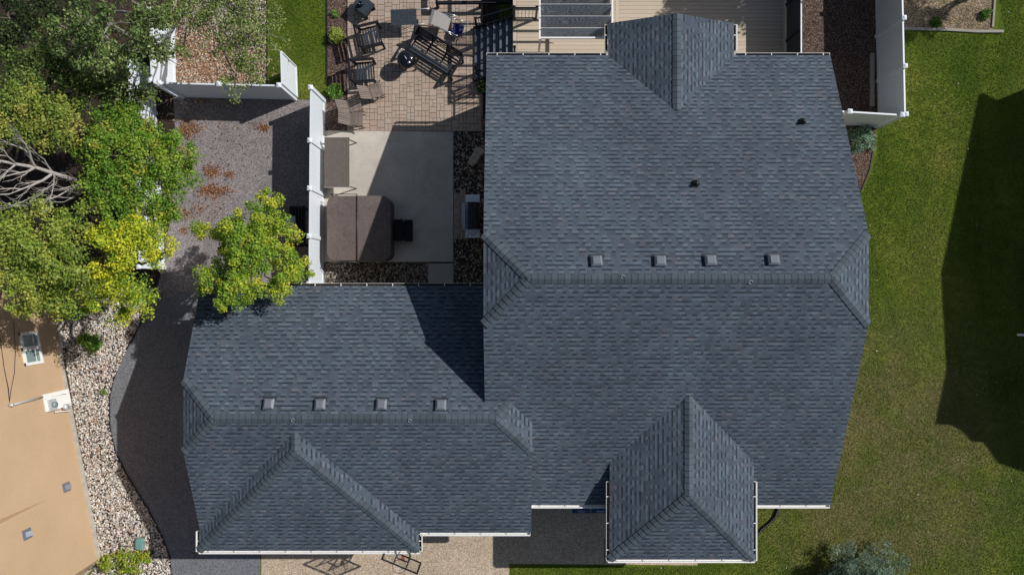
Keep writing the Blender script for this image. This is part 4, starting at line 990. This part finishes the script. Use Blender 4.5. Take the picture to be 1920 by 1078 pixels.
rc = mc + nrm * .36; m = MB(); pts = [Vector((rc.x + .225 * math.cos(t), rc.y + .225 * math.sin(t), 2.47)) for t in [k * math.pi / 10 for k in range(21)]]; m.path(pts, .011, 6); m.bar((mc.x, mc.y, 2.47), (mc.x + nrm.x * .15, mc.y + nrm.y * .15, 2.47), .12, .02); hb(m.build('rim', 'rim_red', bh))
m = MB()
for k in range(12):
    t = k * math.pi / 6; t2 = t + math.pi / 6
    for (ta, tb_) in ((t, t2), (t2, t)): m.bar((rc.x + .22 * math.cos(ta), rc.y + .22 * math.sin(ta), 2.46), (rc.x + .13 * math.cos(tb_), rc.y + .13 * math.sin(tb_), 2.05), .006, .006)
hb(m.build('net', 'net_white', bh))
# drain hose
m = MB(); pts = []
for px_, py_ in ((1462, 930), (1458, 952), (1452, 968), (1441, 980), (1428, 990), (1416, 1003), (1408, 1012), (1395, 1018)): q = G(px_, py_); pts.append(Vector((q.x, q.y, .06)))
sm = []
for i in range(len(pts) - 1):
    for k in range(4): sm.append(pts[i].lerp(pts[i + 1], k / 4))
m.path(sm, .055, 10); tag(m.build('drain_hose', 'black_metal'), 'black corrugated drain hose curving across grass beside the entry', 'hose')
# white pipe in the east shadow
q0, q1 = G(1904, 627), G(1960, 629); m = MB(); m.bar((q0.x, q0.y, q0.z + .12), (q1.x, q1.y, q1.z + .16), .08, .08)
tag(m.build('drain_spout', 'white_metal'), 'white drain spout end lying on the shaded east lawn', 'pipe')
# green utility cover
q = G(265, 1017); m = MB(); m.prism(rr_poly(-.15, .15, -.22, .22, .08), 0, .14, .12); o = m.build('utility_box', 'green_box', bevel=.02); o.location = (q.x, q.y, .05); tag(o, 'small rounded green utility box sitting on the river rocks', 'utility box')

# ------------------------------------------------------------------ neighbour house to the west: tall tan wall
C0 = G(187, 1046); C1 = G(106, 545); wd_ = Vector((C1.x - C0.x, C1.y - C0.y, 0)).normalized(); wn = Vector((-wd_.y, wd_.x, 0))
if wn.x < 0: wn = -wn
nh = empty('neighbour_house', (C0.x, C0.y, 0), 0, 'neighbouring tan stucco house seen as a tall wall at the left edge', 'house')
def nl(v): return Vector(v) - Vector((C0.x, C0.y, 0))
HW = 6.1
ch = G(150, 1088); foot = [C1, C0, ch, ch - wn * 9, C1 - wn * 12.5]
m = MB(); m.prism([(nl(p).x, nl(p).y) for p in foot], -1., HW); m.build('wall', 'tan_stucco', nh)
m = MB()
for a_, b_ in zip(foot[:2], foot[1:3]):
    n2 = Vector((-(b_ - a_).y, (b_ - a_).x, 0)).normalized(); n2 = n2 if n2.dot(wn) > 0 else -n2
    for (s0, s1) in [(k / 4, (k + 1) / 4) for k in range(4)]:
        p0 = a_.lerp(b_, s0); p1 = a_.lerp(b_, s1); z0, z1 = zg(0, p0.y), zg(0, p1.y); m.bar(nl((p0.x + n2.x * .03, p0.y + n2.y * .03, z0 + .06)), nl((p1.x + n2.x * .03, p1.y + n2.y * .03, z1 + .06)), .07, .24)
m.build('foundation', 'foundation', nh)
rfp = [foot[0] + wd_ * .5 + wn * .28, foot[1] - wd_ * .35 + wn * .28, foot[2] + Vector((.1, -.4, 0)), foot[3] - wn * .3 - wd_ * .5, foot[4] - wn * .3 + wd_ * .5]
m = MB(); pl = [(nl(p).x, nl(p).y) for p in rfp]; m.prism(pl, HW - .02, HW + .16); cx_ = sum(p[0] for p in pl) / 5; cy_ = sum(p[1] for p in pl) / 5
k = len(pl); m.add([(p[0], p[1], HW + .165) for p in pl] + [(cx_, cy_, HW + 2.4)], [(i, (i + 1) % k, k) for i in range(k)]); m.build('roof', 'neighbour_roof', nh)
def wp(px, py, out=0.):                                      # ray from the camera onto the wall plane
    dr = Vector(((px - 960) / F, (539 - py) / F, -1)); o_ = Vector((0, 0, H)); c_ = Vector((C0.x, C0.y, 0)) + wn * out
    t = (c_ - o_).dot(wn) / dr.dot(wn); return nl(o_ + dr * t)
zup = Vector((0, 0, 1)); al = -wd_                           # al: along the wall to the south
def wallbox(m, c, la, lz, lo, base=0.): m.box(c + wn * (base + lo / 2), (lo, la, lz), mat=Matrix((wn, wd_, zup)).transposed()); return m
wtl, wbr = wp(34, 624), wp(80, 681); wc = (wtl + wbr) / 2; wl = abs((wbr - wtl).dot(al)); wz = abs(wbr.z - wtl.z)
wtl2 = wp(37, 655); 
fr = MB(); t_ = .10
for s in (-1, 1): wallbox(fr, wc + al * s * (wl / 2 - t_ / 2), t_, wz, .06); wallbox(fr, wc + zup * s * (wz / 2 - t_ / 2), wl, t_, .057)
wallbox(fr, wc, t_ * 1.3, wz, .063)
wf = fr.build('window', 'white_metal', nh)
for s in (-1, 1):
    pn = MB(); wallbox(pn, wc + al * s * wl / 4, wl / 2 - .1, wz - .14, .02); pn.build('pane', 'window_glass', wf)
    mu = MB(); wallbox(mu, wc + al * s * wl / 4 - zup * wz * .18, wl / 2 - .1, .03, .03); mu.build('mullion', 'white_metal', wf)
# meter panel, meter, mast and conduits
a_ = wp(79, 752); b_ = wp(133, 748); mc_ = (a_ + b_) / 2; mz = abs(a_.z - b_.z) * .92; m = MB(); wallbox(m, mc_, .62, mz, .07); pnl = m.build('meter_panel', 'white_metal', nh, bevel=.01)
m = MB(); c_ = wp(93, 760); wallbox(m, c_, .40, .42, .14); mt = m.build('meter_box', 'pale_metal', nh, bevel=.01)
m = MB(); m.tube(c_ + wn * .14, c_ + wn * .24, .10, n=20); m.build('meter_dial', 'window_glass', mt)
m = MB(); c2 = wp(117, 764); m.tube(c2 + wn * .05, c2 + wn * .19, .11, n=16); m.tube(c2 + wn * .12 - zup * .1, c2 + wn * .12 - zup * .5, .02); m.build('meter_hub', 'pale_metal', nh)
m = MB(); s0 = wp(22, 759, .1); s1 = wp(80, 744, .1); m.tube(s0, s1, .032, n=10); m.tube(s0 - wn * .1, s0 + wn * .05, .05, n=10); m.build('conduit', 'pale_metal', nh)
m = MB()
for (p_, q_) in (((104, 768), (143, 752)), ((103, 772), (150, 769)), ((98, 746), (98, 757)), ((98, 742), (124, 738))): m.tube(wp(*p_, .12), wp(*q_, .12), .017 if p_[0] != 98 else .010)
m.build('conduit', 'white_metal', nh)
m = MB()
for path_ in (((0, 632), (8, 690), (15, 725), (18, 753)), ((26, 600), (29, 660), (27, 700), (21, 730), (18, 753)), ((10, 700), (16, 728), (18, 753))):
    m.path([wp(*p_, .03) for p_ in path_], .008, 5)
m.build('cable', 'dark_fascia', nh)
for px_, py_ in ((124, 913), (50, 1001)):
    c_ = wp(px_, py_); m = MB(); wallbox(m, c_, .32, .38, .035); v_ = m.build('wall_vent', 'grey_vent', nh)
    m = MB(); w_ = .08; base_ = [c_ + wd_ * s * w_ + zup * z_ + wn * .03 for s, z_ in ((-1, -.08), (1, -.08), (1, .10), (-1, .10))]; tip = [c_ + wd_ * s * w_ + zup * -.08 + wn * .14 for s in (-1, 1)]
    m.add(base_ + tip, [(0, 1, 5, 4), (3, 2, 5, 4), (0, 3, 4), (1, 2, 5)]); m.build('vent_hood', 'steel', v_)
    m = MB(); wallbox(m, c_ - zup * .09, .10, .05, .02, .031); m.build('vent_opening', 'black_metal', v_)
# added tapered wedge, no known part, shaped to give a thin shade strip
m = MB(); q0 = wp(90, 935); q1 = wp(-40, 992); 
m.add([q0, q1 - al * .02, q1 + al * .16, q1 + al * .02 + wn * .10], [(0, 2, 3), (0, 3, 1), (0, 1, 2)]); m.build('shade_wedge', 'tan_stucco', nh)
m = MB(); m.path([wp(166, 1068, .05), wp(186, 1055, .05)], .02); m.build('hose_bib', 'black_metal', nh)

# ------------------------------------------------------------------ neighbour house to the east (only its shadow reaches the picture)
ZE = 5.6
def unshadow(px, py): g = G(px, py); hgt = ZE - g.z; return (g.x + 1.06 * hgt, g.y + .44 * hgt)
outl = [unshadow(*p) for p in ((1834, 178), (1752, 795), (1782, 797), (1800, 806), (1822, 828), (1843, 829), (1870, 868), (1925, 886))]
top_r = [unshadow(*p) for p in ((1925, 184), (1886, 205), (1858, 190))]
fl = outl + [(outl[-1][0] + 9, outl[-1][1] + 1.0), (top_r[0][0] + 9, top_r[0][1] + 3.5)] + top_r
eh = empty('neighbour_house', (fl[0][0] + 4, 0, 0), 0, 'neighbouring house east of the lawn whose shadow falls across the grass', 'house')
eo = Vector((fl[0][0] + 4, 0, 0)); cxe = sum(p[0] for p in fl) / len(fl); cye = sum(p[1] for p in fl) / len(fl)
ins = [((p[0] - cxe) * .94 + cxe - eo.x, (p[1] - cye) * .94 + cye) for p in fl]; outp = [(p[0] - eo.x, p[1]) for p in fl]
m = MB(); m.prism(ins, -1, ZE - .15); m.build('wall', 'cream_siding', eh)
m = MB(); m.prism(outp, ZE - .15, ZE); k = len(outp); m.add([(p[0], p[1], ZE + .004) for p in outp] + [(cxe - eo.x, cye, ZE + 1.6)], [(i, (i + 1) % k, k) for i in range(k)]); m.build('roof', 'neighbour_roof', eh)

# ------------------------------------------------------------------ vegetation
BR = 1.8
def leafcloud(centers, radii, n_per, size, cols, probs, upb=.6, shell=.55, flat=.8, asp=.62, grad=None):
    """leaf sized diamonds spread in clumps; returns V, F, C"""
    cs = np.repeat(centers, n_per, 0); rs = np.repeat(radii, n_per); n = len(cs)
    d = rng.normal(size=(n, 3)); d /= np.linalg.norm(d, axis=1)[:, None]
    rad = rng.random(n) ** shell
    p = cs + d * (rad * rs)[:, None] * np.array((1, 1, flat))
    nrm = rng.normal(size=(n, 3)) + np.array((0, 0, upb * 2)) + d * .6; nrm /= np.linalg.norm(nrm, axis=1)[:, None]
    a = rng.normal(size=(n, 3)); u = np.cross(nrm, a); u /= np.linalg.norm(u, axis=1)[:, None]; v = np.cross(nrm, u)
    sz = size * rng.uniform(.6, 1.35, n)
    V = np.stack([p - u * sz[:, None], p - v * (sz * asp)[:, None], p + u * sz[:, None], p + v * (sz * asp)[:, None]], 1)
    cl = np.repeat(rng.choice(len(cols), len(centers), p=probs), n_per)
    own = rng.choice(len(cols), n, p=probs); pick = np.where(rng.random(n) < .65, cl, own)
    C = (np.array(cols)[pick] * BR * rng.uniform(.72, 1.25, (n, 1))).clip(0, .8)
    return V.reshape(-1, 3), np.arange(n * 4).reshape(-1, 4), np.repeat(C, 4, 0)
def branch_path(m, a, b2, r0, r1, segs=5, wob=.12, colr=None, up=.15):
    a = Vector(a); b2 = Vector(b2); prev = a; L = (b2 - a).length
    for i in range(1, segs + 1):
        t = i / segs; p = a.lerp(b2, t) + Vector((random.uniform(-1, 1), random.uniform(-1, 1), random.uniform(-1, 1))) * wob * L * .25 * (1 - abs(2 * t - 1)) + Vector((0, 0, up * L * math.sin(t * math.pi) * .5))
        m.tube(prev, p, r0 + (r1 - r0) * (i - 1) / segs, r0 + (r1 - r0) * t, 6, cap=(i == segs)); prev = p
    return prev
def tree(name, base, blobs, leaf, cols, probs, label, cat='tree', cl_per=26, n_per=42, clr=.30, trunk=.13, bark='bark', th=None, mat='leaf', upb=.6, bare=3, dens=3.0):
    """blobs: (px, py, z, r_metres) crown masses; trunk stands at base (pixel on the ground)"""
    g = G(*base); t = empty(name, g, 0, label, cat); gv = np.array(g)
    cen, rad = [], []; m = MB()
    zc = np.mean([b_[2] for b_ in blobs]); fork = Vector((0, 0, (zc - g.z) * .45)); cx = np.mean([P(b_[0], b_[1], b_[2]).x for b_ in blobs]) - g.x; cy = np.mean([P(b_[0], b_[1], b_[2]).y for b_ in blobs]) - g.y
    fork += Vector((cx * .35, cy * .35, 0))
    branch_path(m, (0, 0, -.1), fork, trunk, trunk * .75, 5, .05, up=0)
    for (px_, py_, z, r) in blobs:
        c = P(px_, py_, z) - g; nC = max(4, int(cl_per * (r / 1.0) ** 2))
        bl = branch_path(m, fork, c - Vector((0, 0, r * .3)), trunk * .55, trunk * .22, 6, .15)
        for k in range(nC):
            d_ = rng.normal(size=3); d_ /= np.linalg.norm(d_); d_[2] = abs(d_[2]) * .9 - .25
            rr_ = r * rng.uniform(.35, 1.0) * (1 + .28 * math.sin(3.1 * math.atan2(d_[1], d_[0]) + px_))
            q = np.array(c) + d_ * rr_ * np.array((1, 1, .62)); cen.append(q); rad.append(clr * rng.uniform(.55, 1.25))
            if k % 3 == 0 or k < bare: branch_path(m, bl, Vector(q), .018, .005, 4, .2)
    m.build('trunk', bark, t)
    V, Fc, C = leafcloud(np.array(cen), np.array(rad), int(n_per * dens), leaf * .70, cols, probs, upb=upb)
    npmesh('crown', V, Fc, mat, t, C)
    return t
YG = [(.22, .27, .025), (.13, .22, .022), (.075, .145, .02), (.34, .33, .03)]
tree('young_maple', (492, 468), [(508, 405, 3.6, .65), (450, 425, 3.3, .65), (495, 470, 4.3, .95), (432, 505, 3.9, .8), (540, 505, 3.4, .62), (470, 535, 4.6, .75), (405, 525, 4.1, .50), (435, 562, 4.5, .42), (548, 440, 3.2, .38), (395, 432, 3.0, .42), (515, 378, 3.2, .45), (470, 430, 4.0, .8), (460, 480, 4.6, .9), (500, 440, 4.3, .8), (560, 510, 3.0, .5), (385, 525, 3.9, .4), (420, 550, 4.6, .55), (420, 455, 3.6, .6), (520, 540, 4.0, .5), (375, 428, 2.7, .25)],
     .052, YG, [.38, .36, .18, .08], 'bright yellow green maple overhanging the garage roof corner', cl_per=34, n_per=46, clr=.24, trunk=.07)
tree('maple_tree', (215, 290), [(215, 290, 5.4, 1.35), (290, 285, 4.6, 1.15), (310, 345, 4.2, .9), (250, 370, 5.0, 1.1), (200, 350, 5.4, .95), (335, 285, 3.8, .65), (175, 268, 5.2, .8), (350, 320, 3.6, .45), (300, 400, 4.0, .7), (230, 240, 4.4, .9)],
     .055, [(.10, .18, .018), (.065, .135, .015), (.17, .23, .025), (.22, .22, .03)], [.4, .33, .2, .07], 'bright green maple spreading over the hidden white fence', cl_per=24, n_per=48, clr=.30)
tree('golden_maple', (225, 500), [(235, 470, 5.2, 1.15), (285, 455, 4.4, .8), (195, 450, 5.4, .85), (210, 540, 4.6, .95), (260, 560, 3.8, .65), (180, 560, 4.4, .6), (300, 410, 3.8, .5), (300, 485, 3.8, .45), (235, 590, 3.8, .42), (130, 565, 4.4, .6)],
     .055, [(.37, .36, .02), (.27, .31, .022), (.15, .23, .022), (.09, .16, .02)], [.30, .32, .24, .14], 'golden yellow maple in the middle of the left tree group', cl_per=24, n_per=48, clr=.30)
tree('olive_maple', (80, 480), [(60, 465, 6.2, 1.2), (25, 505, 6.0, 1.1), (110, 490, 5.6, 1.1), (135, 430, 5.4, .8), (20, 440, 6.2, .9), (72, 560, 5.2, .7), (120, 550, 5.0, .85), (145, 520, 5.2, .6)],
     .055, [(.20, .235, .04), (.14, .20, .03), (.25, .26, .045), (.08, .12, .02)], [.35, .33, .17, .15], 'olive green and yellow tree nearest the tan neighbour wall', cl_per=24, n_per=46, clr=.32)
tree('ash_tree', (40, 235), [(40, 215, 6.4, 1.05), (95, 225, 6.0, .9), (5, 235, 6.4, .8), (125, 232, 5.4, .7), (60, 195, 6.2, .7)],
     .055, [(.17, .20, .035), (.11, .16, .025), (.25, .24, .05), (.06, .10, .02)], [.35, .35, .15, .15], 'light olive tree at the left edge above the bare branches', cl_per=22, n_per=44, clr=.32)
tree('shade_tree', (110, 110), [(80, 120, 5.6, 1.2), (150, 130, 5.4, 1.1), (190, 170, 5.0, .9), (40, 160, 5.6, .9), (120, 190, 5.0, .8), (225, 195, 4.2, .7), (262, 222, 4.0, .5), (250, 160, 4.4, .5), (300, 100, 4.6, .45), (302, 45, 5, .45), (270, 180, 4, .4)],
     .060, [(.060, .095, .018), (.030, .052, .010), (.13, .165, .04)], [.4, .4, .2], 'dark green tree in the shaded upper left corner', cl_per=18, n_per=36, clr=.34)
tree('poplar_tree', (205, 40), [(190, 40, 7.0, 1.2), (250, 80, 6.4, .9), (140, 60, 6.6, .9), (270, 20, 6.6, .8), (205, 110, 6.0, .8), (290, 100, 6., .5), (240, 140, 5.6, .6)],
     .062, [(.085, .125, .035), (.05, .08, .022), (.19, .23, .08)], [.45, .35, .2], 'tall poplar with round leaves and pale twigs at the top edge', cl_per=18, n_per=26, clr=.34, bark='pale_bark')
tree('aspen_tree', (400, -70), [(430, 15, 6.0, .95), (480, 60, 5.2, .75), (460, 120, 5.0, .60), (440, 165, 4.6, .45), (370, 25, 5.8, .85), (340, 90, 5.2, .45), (515, 30, 5.2, .45), (430, 85, 5.2, .6), (480, 140, 4.8, .3), (310, 30, 6, .7)],
     .045, [(.15, .19, .055), (.10, .14, .035), (.22, .26, .09)], [.45, .35, .2], 'sparse light green tree overhanging the rock bed and short fence', cl_per=46, n_per=22, clr=.26, bark='pale_bark', trunk=.09, upb=.2)
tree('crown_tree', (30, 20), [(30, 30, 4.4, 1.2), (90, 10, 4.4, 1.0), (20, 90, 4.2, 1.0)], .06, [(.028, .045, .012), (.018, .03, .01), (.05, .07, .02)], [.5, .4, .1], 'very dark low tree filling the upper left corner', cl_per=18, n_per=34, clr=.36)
# bare tree
bt = empty('bare_tree', G(185, 352), 0, 'bare leafless tree with pale grey branches at the left edge', 'tree'); g = Vector(G(185, 352)); m = MB()
def bp3(px_, py_, z): return P(px_, py_, z) - g
main = [bp3(190, 356, 3.2), bp3(160, 344, 4.2), bp3(100, 325, 5.2), bp3(66, 314, 5.7), bp3(30, 308, 6.2), bp3(0, 302, 6.6), bp3(-60, 290, 7.2)]
rad_ = [.09, .075, .06, .052, .045, .035, .025]
m.tube((0, 0, -.1), main[0], .12, .10, 8)
for i in range(len(main) - 1): m.tube(main[i], main[i + 1], rad_[i], rad_[i + 1], 8, cap=False)
rb = random.Random(12)
def grow(p, d_, L, r, dep):
    prev = p; n = 4; dd_ = d_.normalized(); pts = [p]
    for i in range(n):
        dd_ = (dd_ + Vector((rb.uniform(-1, 1), rb.uniform(-1, 1), rb.uniform(-.6, .7))) * .24).normalized()
        q = prev + dd_ * (L / n); m.tube(prev, q, r * (1 - .18 * i), r * (1 - .18 * (i + 1)), 5, cap=False); prev = q; pts.append(q)
    if dep > 0:
        for i in range(1, n + 1):
            for _ in range(1):
                ax = Vector((rb.uniform(-.3, .3), rb.uniform(-.3, .3), 1)).normalized(); s = rb.choice((-1, 1)); nd = Matrix.Rotation(s * rb.uniform(.45, .95), 3, ax) @ dd_
                grow(pts[i], nd, L * rb.uniform(.35, .6), r * .45, dep - 1)
for (i, tx_, ty_, tz, r) in ((1, 60, 395, 6.2, .035), (1, 150, 385, 5.4, .025), (2, 30, 375, 6.4, .05), (2, 95, 375, 6.2, .035), (3, 35, 262, 6.8, .045), (3, 10, 350, 6.8, .04), (4, 5, 275, 7.0, .03), (2, 70, 275, 6.2, .03), (1, 120, 310, 5.4, .025), (5, -10, 330, 7.2, .03), (4, -15, 365, 7.0, .03), (1, 100, 390, 6.0, .03)):
    d_ = bp3(tx_, ty_, tz) - main[i]; grow(main[i], d_, d_.length * 1.0, r, 2)
m.build('branches', 'bare_bark', bt)
# off-frame tree north-east of the deck
tree('garden_tree', (1790, -215), [(1790, -270, 6.0, 1.6), (1770, -225, 5.4, 1.1), (1880, -250, 5.4, 1.2), (1730, -290, 5.6, 1.3)], .07, [(.08, .13, .02), (.05, .09, .015)], [.5, .5], 'leafy tree beyond the fence that shades the deck', cl_per=20, n_per=44, clr=.36)

tree('garden_tree', (2010, -90), [(2280, -243, 5.0, 1.0), (2230, -200, 4.6, .7), (2330, -260, 5, .8), (2260, -290, 5, .8)], .07, [(.08, .13, .02), (.05, .09, .015)], [.5, .5], 'slim garden tree beyond the straw bed that shades the curb', cl_per=16, n_per=34, clr=.34)
def shrub(name, px_, py_, r, h, leaf, cols, probs, label, n=60, n_per=30, cr=.10, mat='leaf', upb=.3, cat='shrub', shape=1., lobes=None):
    g = G(px_, py_); t = empty(name, g, 0, label, cat); cen = []
    for k in range(n):
        d_ = rng.normal(size=3); d_ /= np.linalg.norm(d_); d_[2] = abs(d_[2])
        q = rng.uniform(.55, 1.) ; rr_ = r * q * (1 + (0 if shape == 1. else (shape - 1) * math.sin(4 * math.atan2(d_[1], d_[0]) + px_)))
        cen.append((d_[0] * rr_, d_[1] * rr_, d_[2] * h * q * .9 + .05))
    V, Fc, C = leafcloud(np.array(cen), np.full(n, cr) * rng.uniform(.7, 1.3, n), n_per, leaf, cols, probs, upb=upb)
    npmesh('foliage', V, Fc, mat, t, C)
    m = MB()
    for k in range(0, n, 3): m.tube((0, 0, 0), cen[k], .012, .004, 5)
    m.build('stems', 'bark', t); return t
LG = [(.23, .28, .04), (.15, .21, .03), (.32, .36, .07)]; MG = [(.11, .22, .03), (.07, .15, .02), (.17, .30, .05)]
shrub('round_shrub', 633, 70, .30, .50, .022, LG, [.5, .3, .2], 'yellow green round shrub beside the upper black armchair', cr=.09)
shrub('round_shrub', 630, 173, .31, .45, .024, MG, [.5, .3, .2], 'bright green round shrub above the grey folding chairs', cr=.09)
shrub('small_plant', 629, 28, .15, .22, .02, MG, [.5, .3, .2], 'small green sprout plant at the top of the mulch strip', n=16, n_per=20, cr=.06)
shrub('rock_shrub', 180, 642, .30, .45, .035, [(.07, .15, .02), (.05, .11, .015), (.13, .22, .03)], [.5, .3, .2], 'green bushy shrub on the river rocks below the window', n=46, cr=.12)
shrub('rock_shrub', 160, 637, .22, .25, .03, [(.16, .24, .03), (.10, .17, .02)], [.6, .4], 'low light green plant left of the bushy rock shrub', n=24, cr=.09)
shrub('grass_tuft', 198, 734, .13, .14, .03, [(.11, .18, .03), (.16, .22, .05)], [.6, .4], 'small grass tuft on the rocks beside the driveway edging', n=14, n_per=18, cr=.06, cat='plant')
for (x_, y_, r_, lb) in ((243, 1052, .50, 'large yellow green spreading shrub at the bottom left on the rocks'), (203, 1052, .28, 'left side yellow green sprig of the bottom shrubs by the wall corner'), (275, 1040, .20, 'small yellow green shrub directly below the green utility box')):
    shrub('potentilla_shrub', x_, y_, r_, .4, .034, [(.22, .27, .03), (.13, .20, .02), (.30, .28, .04), (.12, .06, .02)], [.42, .3, .2, .08], lb, n=int(120 * r_ + 8), n_per=24, cr=.12, shape=1.35)
shrub('juniper_shrub', 1612, 262, .52, .6, .03, [(.12, .19, .13), (.08, .14, .09), (.20, .28, .20)], [.45, .35, .2], 'grey green juniper between the house and the short fence', n=80, n_per=34, cr=.13, mat='conifer_leaf', shape=1.25)
shrub('weed_clump', 1752, 44, .22, .2, .03, [(.05, .12, .015), (.03, .08, .01)], [.6, .4], 'green weed clump in the straw bed near the curb', n=20, cr=.08, cat='plant')
shrub('weed_clump', 1845, 30, .20, .2, .03, [(.06, .14, .015), (.04, .1, .01)], [.6, .4], 'green weeds at the right end of the straw bed', n=18, cr=.08, cat='plant')
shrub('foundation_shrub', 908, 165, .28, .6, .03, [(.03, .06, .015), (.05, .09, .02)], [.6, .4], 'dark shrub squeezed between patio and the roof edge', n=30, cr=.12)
# blue spruce: whorled needle branches
g = G(1603, 1092); sp_ = empty('blue_spruce', g, 0, 'silvery blue spruce tree at the bottom edge of the lawn', 'tree'); cen = []; m = MB(); HS = 3.0
m.tube((0, 0, 0), (0, 0, HS), .08, .015, 8)
rs_ = random.Random(5)
for lvl in range(15):
    z = .25 + lvl * .185; Rr = 1.95 * (1 - z / (HS + .25)); nb_ = max(5, int(13 - lvl * .5))
    for k in range(nb_):
        a_ = k * 2 * math.pi / nb_ + lvl * .7 + rs_.uniform(-.15, .15); L = Rr * rs_.uniform(.66, 1.15); tip = Vector((L * math.cos(a_), L * math.sin(a_), z + L * .12)); m.tube((0, 0, z), tip, .018, .005, 5)
        for q in np.linspace(.3, 1., max(3, int(L / .13))): cen.append((tip.x * q, tip.y * q, z + L * .12 * q))
        for q in (.5, .7, .85):
            for s in (-1, 1):
                e = tip * q; e.z = z + L * .12 * q; f_ = e + Vector((math.cos(a_ + s * .8), math.sin(a_ + s * .8), .1)) * L * .32 * (1.3 - q); m.tube(e, f_, .008, .003, 4); cen.append(tuple(e.lerp(f_, .5))); cen.append(tuple(f_))
m.build('trunk', 'bark', sp_); cen = np.array(cen)
V, Fc, C = leafcloud(cen, np.full(len(cen), .10), 34, .034, [(.090, .135, .092), (.060, .095, .062), (.15, .20, .145)], [.45, .33, .22], upb=.4, shell=.5, asp=.22)
npmesh('crown', V, Fc, 'conifer_leaf', sp_, C)
